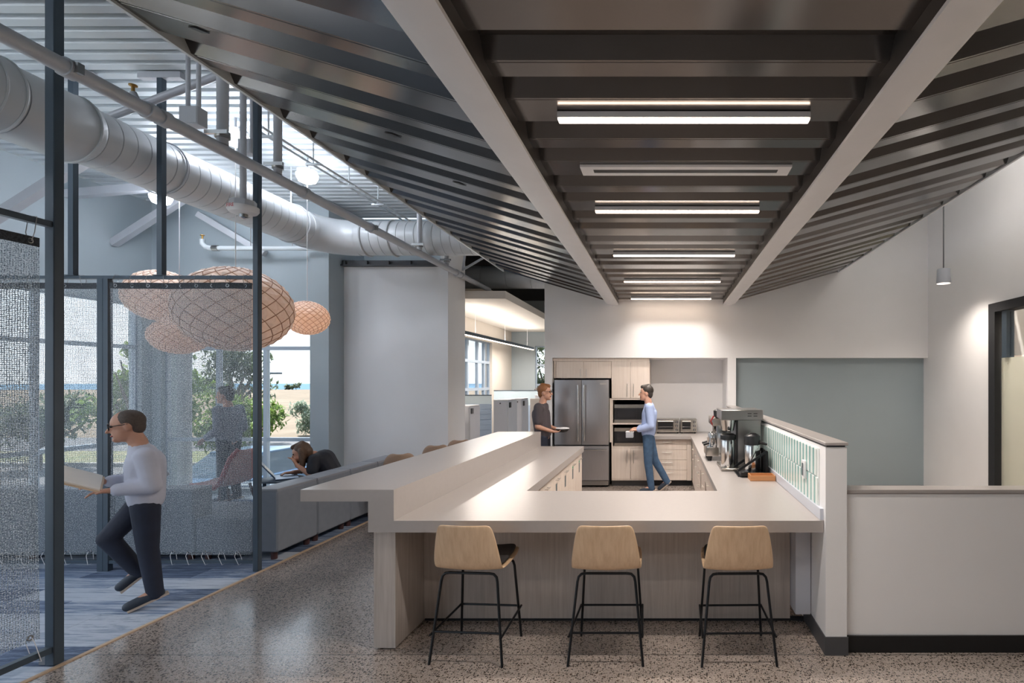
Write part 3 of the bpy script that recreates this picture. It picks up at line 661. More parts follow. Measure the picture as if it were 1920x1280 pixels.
# ------------------------------------------------------------------ coffee things on the right counter
t = thing('espresso_machine', 'chrome espresso machine with a red lever', 'coffee machine', (0.66, 6.35, HC))
mk('drip_tray', bev(box(BM(), 0.475, 0.62, 6.16, 6.55, HC + 0.055, HC + 0.15), 0.006, 2), 'steel_h', t)
mk('tray_grate', box(BM(), 0.485, 0.61, 6.17, 6.54, HC + 0.15, HC + 0.157), 'chrome', t)
mk('body', bev(box(BM(), 0.60, 0.98, 6.18, 6.75, HC + 0.055, HC + 0.42), 0.012, 2), 'chrome', t)
mk('hood', bev(box(BM(), 0.55, 0.98, 6.18, 6.75, HC + 0.40, HC + 0.49), 0.012, 2), 'steel_h', t)
for y in (6.21, 6.52):
    for x in (0.52, 0.93): mk('foot', lathe(BM(), [(0.024, 0), (0.030, 0.055)], (x, y, HC), 12), 'black', t)
for y in (6.27, 6.45):
    g = mk('group_head', lathe(BM(), [(0.030, 0.22), (0.036, 0.235), (0.036, 0.30), (0.028, 0.31)], (0.555, y, HC), 16), 'chrome', t)
    pf = mk('portafilter', lathe(BM(), [(0.012, 0.165), (0.03, 0.19), (0.034, 0.22)], (0.555, y, HC), 16), 'chrome', t)
    mk('portafilter_handle', tube(BM(), [(0.53, y, HC + 0.20), (0.45, y - 0.02, HC + 0.18)], [0.012, 0.015], 10), 'black', pf)
mk('steam_wand', tube(BM(), [(0.58, 6.20, HC + 0.36), (0.53, 6.17, HC + 0.33), (0.52, 6.165, HC + 0.20), (0.515, 6.16, HC + 0.16)], 0.006, 8), 'chrome', t)
mk('lever', tube(BM(), [(0.56, 6.2, HC + 0.40), (0.53, 6.19, HC + 0.46), (0.565, 6.18, HC + 0.52)], 0.009, 8), 'red', t)
mk('gauge', tube(BM(), [(0.598, 6.36, HC + 0.36), (0.585, 6.36, HC + 0.36)], 0.028, 16), 'black', t)
mk('jug', lathe(BM(), [(0.036, 0.158), (0.038, 0.17), (0.034, 0.24), (0.038, 0.255)], (0.535, 6.36, HC), 16), 'chrome', t)
mk('grinder_hopper', lathe(BM(), [(0.03, 0.0), (0.05, 0.02), (0.055, 0.09), (0.04, 0.10)], (0.62, 6.24, HC + 0.49), 16), 'black', t)

def airpot(t, x, y, z, h, lidh=0.09):
    mk('vessel', lathe(BM(), [(0.072, 0), (0.076, 0.01), (0.076, h - 0.02), (0.070, h)], (x, y, z), 28), 'chrome', t)
    l = mk('lid', lathe(BM(), [(0.080, h - 0.005), (0.083, h + 0.03), (0.078, h + lidh*0.8), (0.055, h + lidh)], (x, y, z), 28), 'black', t)
    return l
t = thing('coffee_brewer', 'tall stainless coffee brewer behind the two airpots', 'coffee machine', (0.79, 5.7, HC))
mk('base', bev(box(BM(), 0.575, 1.0, 5.44, 5.95, HC + 0.004, HC + 0.03), 0.005, 1), 'steel_h', t)
mk('column', bev(box(BM(), 0.735, 1.0, 5.55, 5.95, HC + 0.03, HC + 0.52), 0.006, 1), 'steel', t)
hd = mk('head', bev(box(BM(), 0.575, 1.005, 5.46, 5.95, HC + 0.52, HC + 0.625), 0.006, 1), 'steel', t)
for z in (0.56, 0.585):
    for x in (0.845, 0.905):
        mk('vent_slot', box(BM(), x, x + 0.04, 5.457, 5.46, HC + z, HC + z + 0.007), 'black', hd)
mk('brew_basket', lathe(BM(), [(0.05, 0.405), (0.062, 0.41), (0.078, 0.50), (0.082, 0.52)], (0.655, 5.55, HC), 28), 'chrome', t)
mk('basket_handle', bev(box(BM(), 0.64, 0.67, 5.44, 5.475, HC + 0.42, HC + 0.44), 0.004, 1), 'black', t)
mk('brush_bar', box(BM(), 0.735, 0.755, 5.52, 5.55, HC + 0.03, HC + 0.52), 'black', t)
t = thing('airpot', 'steel airpot standing under the brewer head', 'airpot', (0.655, 5.55, HC + 0.03), 'steel airpots')
l = airpot(t, 0.655, 5.55, HC + 0.031, 0.29, 0.055); mk('pouring_rim', lathe(BM(), [(0.06, 0.36), (0.065, 0.375), (0.05, 0.38)], (0.655, 5.55, HC), 24), 'black', t)
t = thing('airpot_stand', 'black angled metal airpot stand on the counter', 'stand', (0.87, 5.3, HC))
b = BM(); box(b, 0.70, 1.0, 5.12, 5.40, HC + 0.002, HC + 0.012); mk('base_plate', b, 'black_metal', t)
mk('drip_tray', bev(box(BM(), 0.72, 0.80, 5.08, 5.20, HC + 0.012, HC + 0.055), 0.004, 1), 'black', t)
for y in (5.12, 5.37): mk('side_bar', bar(BM(), (0.70, y, HC + 0.06), (0.975, y, HC + 0.245), 0.014, 0.022), 'black_metal', t)
for y in (5.12, 5.37): mk('upright', box(BM(), 0.965, 0.985, y - 0.008, y + 0.008, HC + 0.012, HC + 0.25), 'black_metal', t)
mk('back_plate', box(BM(), 0.985, 0.992, 5.13, 5.36, HC + 0.012, HC + 0.24), 'black', t)
t = thing('airpot', 'steel airpot with a black pump lid on the angled stand', 'airpot', (0.865, 5.29, HC + 0.012), 'steel airpots')
l = airpot(t, 0.865, 5.29, HC + 0.013, 0.285, 0.10)
mk('carry_handle', tube(BM(), [(0.80, 5.25, HC + 0.36), (0.84, 5.25, HC + 0.41), (0.89, 5.25, HC + 0.40), (0.93, 5.25, HC + 0.37)], [0.006, 0.008, 0.010, 0.008], 8), 'black', l)
mk('spout', tube(BM(), [(0.93, 5.24, HC + 0.32), (1.0, 5.22, HC + 0.30)], [0.018, 0.010], 10), 'black', l)
t = thing('wooden_tray', 'small open wooden box at the tiled end of the counter', 'tray', (0.91, 4.98, HC))
for q in ((0.785, 1.015, 4.90, 4.91), (0.785, 1.015, 5.05, 5.06)): mk('side', box(BM(), *q, HC + 0.001, HC + 0.05), 'wood_tray', t)
for q in ((0.785, 0.795, 4.91, 5.05), (1.005, 1.015, 4.91, 5.05)): mk('end', box(BM(), *q, HC + 0.001, HC + 0.05), 'wood_tray', t)
mk('bottom', box(BM(), 0.795, 1.005, 4.91, 5.05, HC + 0.001, HC + 0.008), 'wood_tray', t)

# ------------------------------------------------------------------ counter stools
def make_stool():
    t = thing('counter_stool', 'x', 'stool', (0, 0, 0), 'counter stools')
    # bent ply shell: seat curving up into the back; back faces the camera (-y)
    path = [(0.235, 0.605), (0.15, 0.588), (0.05, 0.578), (-0.06, 0.573), (-0.13, 0.578), (-0.17, 0.60), (-0.192, 0.64), (-0.205, 0.70), (-0.218, 0.78), (-0.232, 0.86), (-0.238, 0.886)]
    wid = [0.20, 0.215, 0.22, 0.222, 0.222, 0.222, 0.22, 0.212, 0.198, 0.180, 0.160]
    b = BM(); ns = 9; G = []
    for (y, z), wd in zip(path, wid):
        row = []
        for i in range(ns):
            u = -1 + 2*i/(ns-1); cur = 0.018 * u*u
            zz = z + (cur if y > -0.15 else 0); yy = y + (cur*1.2 if y < -0.15 else 0)
            row.append(b.verts.new((u*wd, yy, zz)))
        G.append(row)
    for r0, r1 in zip(G, G[1:]):
        for i in range(ns-1): b.faces.new((r0[i], r0[i+1], r1[i+1], r1[i]))
    sh = mk('shell', b, 'ash_stool', t, 60)
    md = sh.modifiers.new('s', 'SOLIDIFY'); md.thickness = 0.013; md.offset = 0; sd_ = sh.modifiers.new('u', 'SUBSURF'); sd_.levels = 1; sd_.render_levels = 2
    b = BM(); G = []
    for (y, z), wd in list(zip(path, wid))[:5]:
        G.append([b.verts.new((u*(wd - 0.018), y, z + 0.018 + 0.018*u*u)) for u in (-1, -0.5, 0, 0.5, 1)])
    for r0, r1 in zip(G, G[1:]):
        for i in range(4): b.faces.new((r0[i], r0[i+1], r1[i+1], r1[i]))
    pd = mk('seat_pad', b, 'seat_pad', t, 60); md = pd.modifiers.new('s', 'SOLIDIFY'); md.thickness = 0.028; md.offset = 0.2; s2 = pd.modifiers.new('u', 'SUBSURF'); s2.levels = 1; s2.render_levels = 2
    r = 0.0085
    for y, yf, hw in ((-0.14, -0.20, 0.235), (0.16, 0.21, 0.215)):
        for s in (-1, 1):
            mk('leg', tube(BM(), [(s*0.13, y, 0.560), (s*0.158, y, 0.556), (s*0.176, y - 0.001, 0.538), (s*0.183, y + (yf-y)*0.08, 0.51), (s*hw, yf, 0.0)], r, 10), 'black_metal', t)
        mk('seat_rail', tube(BM(), [(-0.13, y, 0.560), (0.13, y, 0.560)], r, 10), 'black_metal', t)
    def at(y, yf, hw, z): k_ = 1 - z/0.51; return 0.183 + (hw-0.183)*k_, y + (yf-y)*(0.08 + 0.92*k_)
    xa, ya = at(-0.14, -0.20, 0.235, 0.20); xb, yb = at(0.16, 0.21, 0.215, 0.20)
    mk('footrest', tube(BM(), [(-xa, ya, 0.20), (xa, ya, 0.20)], 0.0075, 8), 'black_metal', t)
    mk('footrest', tube(BM(), [(-xb, yb + 0.015, 0.215), (xb, yb + 0.015, 0.215)], 0.0075, 8), 'black_metal', t)
    for s in (-1, 1): mk('side_rail', tube(BM(), [(s*(xa + 0.015), ya - 0.02, 0.185), (s*(xb + 0.012), yb + 0.02, 0.215)], 0.0075, 8), 'black_metal', t)
    return t
st0 = make_stool()
for i, (x, y, rz, lb) in enumerate(((-1.233, 3.53, -4, 'blond ply counter stool nearest the raised bar, left of the three'), (-0.372, 3.525, 0, 'blond ply counter stool in the middle of the three'), (0.46, 3.52, 1, 'blond ply counter stool nearest the low tiled wall, right of the three'))):
    o = st0 if i == 0 else copytree(st0)
    o.location = (x, y, 0); o.rotation_euler = (0, 0, R(rz)); o['label'] = lb

# ------------------------------------------------------------------ screen frames and mesh curtains
XS = -3.83
def sq(bm, x, y, z0, z1, h=0.026): return box(bm, x - h, x + h, y - h, y + h, z0, z1)
fr = thing('screen_frame', 'slate blue steel screen frame standing across the lounge carpet', 'screen frame', (-4.8, 5.01, 0.003))
mk('post', bev(sq(BM(), XS, 5.01, 0.004, ROOF - 0.002), 0.004, 1), 'frame_dark', fr)
b = BM(); sq(b, -5.285, 5.01, 0.004, 2.74); mk('post', b, 'frame_dark', fr); mk('post', sq(BM(), -5.235, 5.01, 0.004, 2.74, 0.024), 'frame_dark', fr)
mk('post', sq(BM(), -7.2, 5.01, 0.004, 2.74), 'frame_dark', fr)
for x in (-4.73, -5.56, -6.9):
    p = mk('upper_post', sq(BM(), x, 5.01, 2.775, ROOF - 0.06, 0.024), 'frame_dark', fr); mk('foot_plate', box(BM(), x - 0.05, x + 0.05, 4.97, 5.05, 2.771, 2.777), 'frame_dark', p)
    mk('roof_channel', box(BM(), x - 0.2, x + 0.2, 4.98, 5.04, ROOF - 0.06, ROOF - 0.003), 'pipe', p)
mk('top_rail', box(BM(), -7.2, XS - 0.027, 4.99, 5.03, 2.741, 2.771), 'frame_dark', fr)
for a, c in ((-5.21, XS - 0.027), (-7.17, -5.312)): mk('bottom_rail', box(BM(), a, c, 4.993, 5.027, 0.075, 0.105), 'frame_dark', fr)
f2 = thing('screen_frame', 'dark steel screen frame at the left edge, nearest the camera', 'screen frame', (XS, 2.4, 0.003))
mk('post', bev(sq(BM(), XS, 3.346, 0.009, ROOF - 0.002, 0.03), 0.004, 1), 'frame_dark', f2)
mk('post', bev(sq(BM(), XS, 0.9, 0.009, ROOF - 0.002, 0.03), 0.004, 1), 'frame_dark', f2)
mk('top_rail', box(BM(), XS - 0.02, XS + 0.02, 0.93, 3.315, 2.735, 2.772), 'frame_dark', f2)
mk('bottom_rail', box(BM(), XS - 0.02, XS + 0.02, 0.93, 3.315, 0.09, 0.127), 'frame_dark', f2)
mk('post_bracket', box(BM(), XS - 0.075, XS - 0.031, 3.325, 3.367, 0.010, 0.085), 'steel', f2)

def curtain(label, p0, ud, width, z0, z1, ties, botties, seed, band=True):
    rnd = random.Random(seed); p0 = Vector(p0); u = Vector(ud); nn = Vector((u.y, -u.x, 0))
    t = thing('mesh_curtain', label, 'curtain', p0 + u*width/2 + Vector((0, 0, z0)), 'woven mesh curtains')
    b = BM(); uvl = b.loops.layers.uv.new('uv'); nx, nz = max(8, int(width/0.05)), 24; G = []
    ph = rnd.random()*6
    def off(s, z): return 0.010*math.sin(s*7 + ph) + 0.006*math.sin(s*17 + z*3)
    for j in range(nz + 1):
        z = z0 + (z1 - z0)*j/nz; G.append([b.verts.new(p0 + u*(width*i/nx) + nn*off(width*i/nx, z) + Vector((0, 0, z))) for i in range(nx + 1)])
    for j in range(nz):
        for i in range(nx):
            fa = b.faces.new((G[j][i], G[j][i+1], G[j+1][i+1], G[j+1][i]))
            for lp, (a, c) in zip(fa.loops, ((i, j), (i+1, j), (i+1, j+1), (i, j+1))): lp[uvl].uv = (width*a/nx + seed, (z1 - z0)*c/nz)
    mk('cloth', b, 'mesh_cloth', t, 180)
    if band:
        b = BM(); A = []; Bq = []
        for i in range(nx + 1):
            for L, s in ((A, 0.004), (Bq, -0.004)):
                q = p0 + u*(width*i/nx) + nn*(off(width*i/nx, z1) + s); L.append((b.verts.new(q + Vector((0, 0, z1 - 0.055))), b.verts.new(q + Vector((0, 0, z1)))))
        for L in (A, Bq):
            for x, y in zip(L, L[1:]): b.faces.new((x[0], y[0], y[1], x[1]))
        for x, y, xx, yy in zip(A, A[1:], Bq, Bq[1:]): b.faces.new((x[1], y[1], yy[1], xx[1])); b.faces.new((x[0], xx[0], yy[0], y[0]))
        mk('header_band', b, 'mesh_band', t)
    for s in ties:
        c = p0 + u*s + Vector((0, 0, z1 - 0.028)) + nn*off(s, z1)
        g = mk('grommet', torus(BM(), c, nn, 0.014, 0.005, 14, 6), 'chrome', t)
        b = BM(); top = p0 + u*(s + 0.01) + Vector((0, 0, 2.776)); tube(b, [c + nn*0.01, c + nn*0.028 + Vector((0, 0, 0.05)), top + nn*0.026, top, top - nn*0.026, c - nn*0.026 + Vector((0, 0, 0.05)), c - nn*0.01], 0.0022, 6); mk('tie_wire', b, 'steel', t)
    for s in botties:
        c = p0 + u*s + Vector((0, 0, z0 + 0.028)) + nn*off(s, z0)
        mk('grommet', torus(BM(), c, nn, 0.014, 0.005, 14, 6), 'chrome', t)
        bt = p0 + u*(s + 0.03) + Vector((0, 0, 0.072)); b = BM(); tube(b, [c + nn*0.012, c + nn*0.03 - Vector((0, 0, 0.03)), bt + nn*0.03, bt - nn*0.026, c - nn*0.03 - Vector((0, 0, 0.02)), c - nn*0.012], 0.0022, 6); mk('tie_cord', b, 'plastic_white', t)
curtain('woven grey mesh curtain hanging in front of the large globe lamp', (-5.19, 5.0, 0), (1, 0, 0), 1.31, 0.155, 2.705, [0.05 + i*0.15 for i in range(9)], [0.10 + i*0.155 for i in range(8)], 1)
curtain('narrow visible mesh curtain between the dark post and the middle post', (-7.1, 5.0, 0), (1, 0, 0), 1.77, 0.155, 2.705, [0.08 + i*0.155 for i in range(11)], [0.09 + i*0.2 for i in range(9)], 2)
curtain('woven grey mesh curtain at the left edge, nearest the camera', (XS, 0.98, 0), (0, 1, 0), 2.29, 0.20, 2.655, [0.14 + i*0.30 for i in range(8)], [0.14 + i*0.30 for i in range(8)], 3)

# ------------------------------------------------------------------ sofas
def rbox(x0, x1, y0, y1, z0, z1, r=0.04, seg=3): return bev(box(BM(), x0, x1, y0, y1, z0, z1), r, seg)
def sofa(label, x0, x1, y0, y1, back):
    t = thing('sofa_module', label, 'sofa', ((x0+x1)/2, (y0+y1)/2, 0.003), 'grey lounge sofa modules'); g = 0.004
    if 'x' in back:      # back along x = x1, seat to the left
        mk('backrest', rbox(x1 - 0.24, x1, y0 + g, y1 - g, 0.085, 0.70, 0.035), 'sofa', t)
        mk('back_cap', rbox(x1 - 0.235, x1 - 0.005, y0 + 2*g, y1 - 2*g, 0.69, 0.715, 0.012, 2), 'sofa_light', t)
        mk('seat', rbox(x0, x1 - 0.235, y0 + g, y1 - g, 0.085, 0.43), 'sofa', t)
    else:
        mk('backrest', rbox(x0 + g, x1 - g, y0, y0 + 0.24, 0.085, 0.70, 0.035), 'sofa', t)
        mk('back_cap', rbox(x0 + 2*g, x1 - 2*g, y0 + 0.005, y0 + 0.235, 0.69, 0.715, 0.012, 2), 'sofa_light', t)
        mk('seat', rbox(x0 + g, x1 - g, y0 + 0.235, y1, 0.085, 0.43), 'sofa', t)
    for x in (x0 + 0.08, x1 - 0.08):
        for y in (y0 + 0.07, y1 - 0.07): mk('foot', lathe(BM(), [(0.028, 0.004), (0.032, 0.09)], (x, y, 0), 12), 'foot_wood', t)
XB = -3.84
sofa('grey sofa module facing the window, at the curtain corner', -4.66, XB, 5.28, 5.90, 'x')
sofa('grey sofa module second from the curtain, laptop table in front', -4.66, XB, 5.90, 6.52, 'x')
sofa('grey sofa module carrying the seated woman', -4.66, XB, 6.52, 7.14, 'x')
sofa('grey sofa module nearest the tan chairs', -4.66, XB, 7.14, 7.76, 'x')
sofa('grey sofa module behind the mesh curtain, just left of the corner', -5.46, -4.67, 5.28, 6.05, 'y')
sofa('grey sofa module behind the walking man', -6.26, -5.47, 5.28, 6.05, 'y')
sofa('grey sofa module farthest left behind the mesh', -7.06, -6.27, 5.28, 6.05, 'y')

# ------------------------------------------------------------------ globe lamps
def cellmesh(j, Mr, N, a, c, bulge, name):
    th = [math.pi*q/Mr for q in (j-1, j, j, j+1)]; da = math.pi/N
    def pt(t, ang, k=1.0): return Vector((a*k*math.sin(t)*math.cos(ang), a*k*math.sin(t)*math.sin(ang), c*k*math.cos(t)))
    tp, lf, rt, bt = (th[0], 0), (th[1], -da), (th[2], da), (th[3], 0)
    bm = BM(); tm = th[1] + (th[3] - th[1])*0.22
    T, L, Rr, B = [bm.verts.new(pt(*q)) for q in (tp, lf, rt, bt)]; c0 = bm.verts.new(pt(tm, 0, 1 + bulge))
    for x, y in ((T, L), (L, B), (B, Rr), (Rr, T)): bm.faces.new((x, y, c0))
    return bm
def globe(label, c, a, h, canopy_z, Mr, N, pieces, power):
    c = Vector(c); t = thing('globe_pendant', label, 'pendant lamp', c, 'faceted globe pendants')
    if pieces:
        for j in range(1, Mr):
            me = finish(cellmesh(j, Mr, N, a, h, 0.03, 'shade_cell'), 'shade_cell', 12); me.materials.append(M['veneer'])
            for i in range(N): put('shade_cell', me, t, c, (0, 0, 2*math.pi*(i + 0.5*(j % 2))/N))
    else:
        bm = BM()
        for j in range(1, Mr):
            src = cellmesh(j, Mr, N, a, h, 0.04, 's')
            for i in range(N):
                rot = Matrix.Translation(c) @ Matrix.Rotation(2*math.pi*(i + 0.5*(j % 2))/N, 4, 'Z'); mp = {v: bm.verts.new(rot @ v.co) for v in src.verts}
                for f_ in src.faces: bm.faces.new([mp[v] for v in f_.verts])
            src.free()
        mk('shade', bm, 'veneer', t, 12)
    bm = BM(); rr = 0.0065*a + 0.0008
    def lp_(j, i, k): t_ = math.pi*j/Mr; an = 2*math.pi*i/N + k*math.pi/N; return c + Vector((a*1.006*math.sin(t_)*math.cos(an), a*1.006*math.sin(t_)*math.sin(an), h*1.006*math.cos(t_)))
    for j in range(0, Mr):
        for i in range(N):
            k0 = (j + 1) % 2
            for dk in (-1, 1): tube(bm, [lp_(j, i, k0), lp_(j + 1, i, k0 + dk)], rr, 4, False)
    mk('lattice', bm, 'rib', t)
    mk('bulb', ball(BM(), c, 0.05, 0.05, 0.06), 'bulb', t)
    mk('cord', tube(BM(), [c + Vector((0, 0, 0.05)), (c.x, c.y, canopy_z)], 0.005, 6), 'plastic_white', t)
    ld = bpy.data.lights.new('globe_light', 'POINT'); ld.energy = power; ld.color = (1.0, 0.90, 0.80); ld.shadow_soft_size = 0.09
    lo = bpy.data.objects.new('globe_light', ld); C.objects.link(lo); lo.parent = t
    # plain cup on the cord, glow added to light the lounge; box and stem above
    cc = (c.x, c.y, canopy_z)
    mk('glowing_cup', lathe(BM(), [(0.05, -0.05), (0.095, -0.03), (0.12, 0.02), (0.125, 0.06), (0.10, 0.07)], cc, 24), 'dome', t)
    mk('mounting_box', bev(box(BM(), c.x - 0.09, c.x + 0.09, c.y - 0.07, c.y + 0.07, canopy_z + 0.07, canopy_z + 0.13), 0.005, 1), 'pipe', t)
    mk('stem', tube(BM(), [(c.x, c.y, canopy_z + 0.13), (c.x, c.y, ROOF - 0.003)], 0.012, 8), 'pipe', t)
globe('largest pale wood globe lamp behind the mesh curtain', (-4.72, 5.86, 2.575), 0.535, 0.45, 4.42, 18, 16, True, 2.6)
globe('small pale wood globe lamp hanging alone by the window', (-4.63, 6.9, 2.605), 0.25, 0.212, 4.40, 18, 18, False, 1.4)
globe('pale wood globe lamp behind the mesh, upper left of the largest', (-6.90, 7.3, 2.96), 0.40, 0.335, 4.26, 18, 18, False, 2.2)
globe('pale wood globe lamp hanging lowest behind the mesh', (-6.33, 6.95, 2.38), 0.315, 0.23, 4.24, 18, 18, False, 1.2)

# ------------------------------------------------------------------ ducts
XD, ZD, RD = -5.05, 3.92, 0.25
du = thing('spiral_duct', 'white spiral duct running over the lounge and turning right', 'duct', (XD, 6, ZD - RD))
def cyl_y(L, r, bead):
    bm = BM(); rs = []; Xv, Zv = Vector((1, 0, 0)), Vector((0, 0, 1))
    for y, rr in ((0, r - bead), (0.004, r - bead), (0.007, r), (L - 0.003, r), (L, r - bead)): rs.append(ring(bm, Vector((0, y, 0)), Xv, Zv, rr, rr, 40))
    skin(bm, rs, False); return bm
dm = finish(cyl_y(0.13, RD, 0.007), 'duct_section', 30); dm.materials.append(M['duct'])
for i in range(22): put('duct_section', dm, du, (XD, 4.60 + i*0.13, ZD))
mk('duct_sleeve', tube(BM(), [(XD, 4.02, ZD), (XD, 4.56, ZD), (XD, 4.60, ZD)], [RD + 0.03, RD + 0.03, RD], 40), 'duct', du)
mk('duct_sleeve', tube(BM(), [(XD, -4, ZD), (XD, 4.0, ZD)], RD + 0.045, 40), 'duct', du)
for y in (3.86, 3.98, 4.52): mk('duct_band', torus(BM(), (XD, y, ZD), (0, 1, 0), RD + 0.045 if y < 4 else RD + 0.033, 0.010, 40, 6), 'duct', du)
BR = 0.50; ye = 4.60 + 22*0.13; pts = []
for i in range(9):
    a = math.pi/2*i/8; pts.append((XD + BR - BR*math.cos(a), ye + BR*math.sin(a), ZD))
mk('duct_elbow', tube(BM(), pts, RD + 0.004, 40, False), 'duct', du)
YE = ye + BR
for i in range(15): put('duct_section', dm, du, (XD + BR + i*0.13, YE, ZD), (0, 0, -math.pi/2))
for i in (0, 1): mk('duct_band', torus(BM(), (XD + BR + i*0.40 + 0.12, YE, ZD), (1, 0, 0), RD + 0.012, 0.012, 40, 6), 'duct', du)
for y in (5.35, 7.2):
    b = torus(BM(), (XD, y, ZD), (0, 1, 0), RD + 0.011, 0.008, 40, 6); mk('hanger_strap', b, 'pipe', du); mk('hanger_rod', tube(BM(), [(XD, y, ZD + RD + 0.01), (XD, y, ROOF - 0.002)], 0.012, 8), 'pipe', du)
d2 = thing('round_duct', 'grey round duct crossing behind the canopy above the office', 'duct', (-2.5, 10.9, 3.68))
for i in range(9): mk('duct_section', tube(BM(), [(-4.7 + i*0.5, 10.9, 3.92), (-4.7 + i*0.5 + 0.495, 10.9, 3.92)], 0.23, 32), 'duct', d2)

# ------------------------------------------------------------------ pipe rail, hangers, struts
XP, ZP, RP = -3.5, 3.61, 0.046
pp = thing('main_pipe', 'long grey pipe running beside the canopy edge', 'pipe', (XP, 5, ZP))
mk('pipe_run', tube(BM(), [(XP, 0.5, ZP), (XP, 10.6, ZP)], RP, 20), 'pipe', pp)
for y in (3.13, 3.62, 3.72, 5.17, 6.35, 8.95, 9.15): mk('coupling', tube(BM(), [(XP, y - 0.03, ZP), (XP, y + 0.03, ZP)], RP + 0.011, 20), 'pipe', pp)
for y in (3.13, 6.35):
    for s in (-1, 1): mk('clamp_bolt', box(BM(), XP + s*0.05 - 0.012, XP + s*0.05 + 0.025, y - 0.018, y + 0.018, ZP - 0.03, ZP + 0.03), 'steel', pp)
for y, rr, lb in ((4.22, 0.040, 'nearest the camera'), (4.82, 0.034, 'second from the camera'), (7.60, 0.036, 'beside the duct elbow'), (8.55, 0.034, 'nearest the white wall')):
    t = thing('drop_pipe', 'pale vertical pipe dropping to the long pipe, ' + lb, 'pipe', (XP, y, ZP + RP), 'drop pipes to the long pipe')
    mk('drop', tube(BM(), [(XP, y, ZP + RP - 0.002), (XP, y, ROOF - 0.003)], rr, 16), 'pipe', t)
    mk('clamp', tube(BM(), [(XP, y, ZP + 0.09), (XP, y, ZP + 0.14)], rr + 0.012, 16), 'steel', t)
    mk('clamp_bolt', box(BM(), XP - rr - 0.05, XP + rr + 0.05, y - rr - 0.03, y - rr - 0.008, ZP + 0.10, ZP + 0.13), 'chrome', t)
def strut(label, p0, p1, r=None, wh=None, name='brace', m='pipe'):
    b = tube(BM(), [p0, p1], r, 16) if r else bar(BM(), p0, p1, *wh)
    return tag(mk(name, b, m), label, 'brace', 'roof braces')
strut('round grey strut crossing behind the long pipe to the canopy edge', (-5.15, 4.9, 4.19), (-3.92, 4.9, 4.66), r=0.034)
strut('thin diagonal strut from the far pipe end to the canopy, left leg', (-3.42, 9.02, 3.66), (-3.36, 9.02, 4.15), wh=(0.03, 0.03))
strut('thin diagonal strut from the far pipe end to the canopy, right leg', (-3.40, 9.0, 3.68), (-2.78, 9.0, 3.72 + 0.32), wh=(0.03, 0.03))
strut('steel brace from the left wall, at the left edge of the picture', (-8.30, 6.2, 3.36), (-6.55, 6.2, 4.47), wh=(0.10, 0.10))
strut('steel brace from the left wall above the upper left globe', (-8.30, 8.02, 3.86), (-7.15, 8.02, 4.60), wh=(0.10, 0.10))
strut('nearly level steel beam below the duct at the left wall', (-8.30, 7.4, 4.38), (-6.90, 7.4, 4.50), wh=(0.10, 0.11))
strut('steel brace dropping to the window wall behind the fire alarm', (-7.35, 8.4, 4.42), (-6.40, 8.53, 3.83), wh=(0.09, 0.09))
sp = thing('sprinkler_pipe', 'thin white sprinkler pipe along the lounge back wall', 'pipe', (-6.3, 8.3, 3.85))
mk('pipe_run', tube(BM(), [(-7.10, 8.3, 3.86), (-5.45, 8.3, 3.86)], 0.036, 14), 'roof_white', sp)
mk('elbow', tube(BM(), [(-7.05, 8.3, 3.86), (-7.15, 8.3, 3.88), (-7.20, 8.3, 3.93), (-7.20, 8.3, 4.0)], 0.036, 14), 'roof_white', sp)
mk('sprinkler_head', lathe(BM(), [(0.012, 0), (0.012, 0.05), (0.03, 0.055), (0.03, 0.065)], (-7.20, 8.3, 4.0), 12), 'brass', sp)
mk('coupling', tube(BM(), [(-7.04, 8.3, 3.86), (-6.95, 8.3, 3.86)], 0.046, 14), 'steel', sp)
for x in (-6.45, -5.8): mk('hanger_rod', tube(BM(), [(x, 8.3, 3.89), (x, 8.3, ROOF - 0.003)], 0.006, 6), 'steel', sp)
s2 = thing('sprinkler_branch', 'short grey pipe with a brass sprinkler above the duct', 'sprinkler', (-3.95, 3.9, 3.6))
mk('branch', tube(BM(), [(XP - 0.04, 3.62, ZP + 0.03), (-3.66, 3.75, 3.72), (-3.80, 3.85, 3.78), (-3.84, 3.85, 3.86)], 0.022, 12), 'pipe', s2)
mk('sprinkler_head', lathe(BM(), [(0.012, 0), (0.010, 0.045), (0.026, 0.05), (0.026, 0.058)], (-3.84, 3.85, 3.86), 12), 'brass', s2)
cr = thing('conduit_rack', 'pair of thin conduits on rods beside the canopy edge', 'conduit', (-4.05, 6, 4.32))
for x in (-4.14, -4.04): mk('conduit', tube(BM(), [(x, 5.35, 4.33), (x, 9.4, 4.33)], 0.013, 10), 'roof_white', cr)
for y in (5.5, 6.2, 6.9, 7.6): mk('rod', tube(BM(), [(-4.09, y, 4.30), (-4.09, y, ROOF - 0.003)], 0.008, 6), 'roof_white', cr); mk('cross_bar', box(BM(), -4.18, -4.0, y - 0.015, y + 0.015, 4.295, 4.316), 'roof_white', cr)
def jbox(label, x, y, z, wd, ht):
    t = thing('junction_box', label, 'electrical box', (x, y, z), 'junction boxes under the roof')
    mk('box', bev(box(BM(), x - wd/2, x + wd/2, y - 0.05, y + 0.05, z, z + ht), 0.004, 1), 'pipe', t); mk('cover', bev(box(BM(), x - wd/2 + 0.008, x + wd/2 - 0.008, y - 0.054, y - 0.05, z + 0.008, z + ht - 0.008), 0.002, 1), 'pipe', t)
    for s in (-1, 1): mk('conduit', tube(BM(), [(x + s*wd*0.28, y, z + ht), (x + s*wd*0.28, y, ROOF - 0.003)], 0.017, 10), 'pipe', t)
jbox('grey junction box with two conduits left of the first drop pipe', -3.98, 4.5, 3.93, 0.16, 0.15)
jbox('grey junction box right of the first drop pipe', -4.05, 5.18, 3.98, 0.13, 0.14)
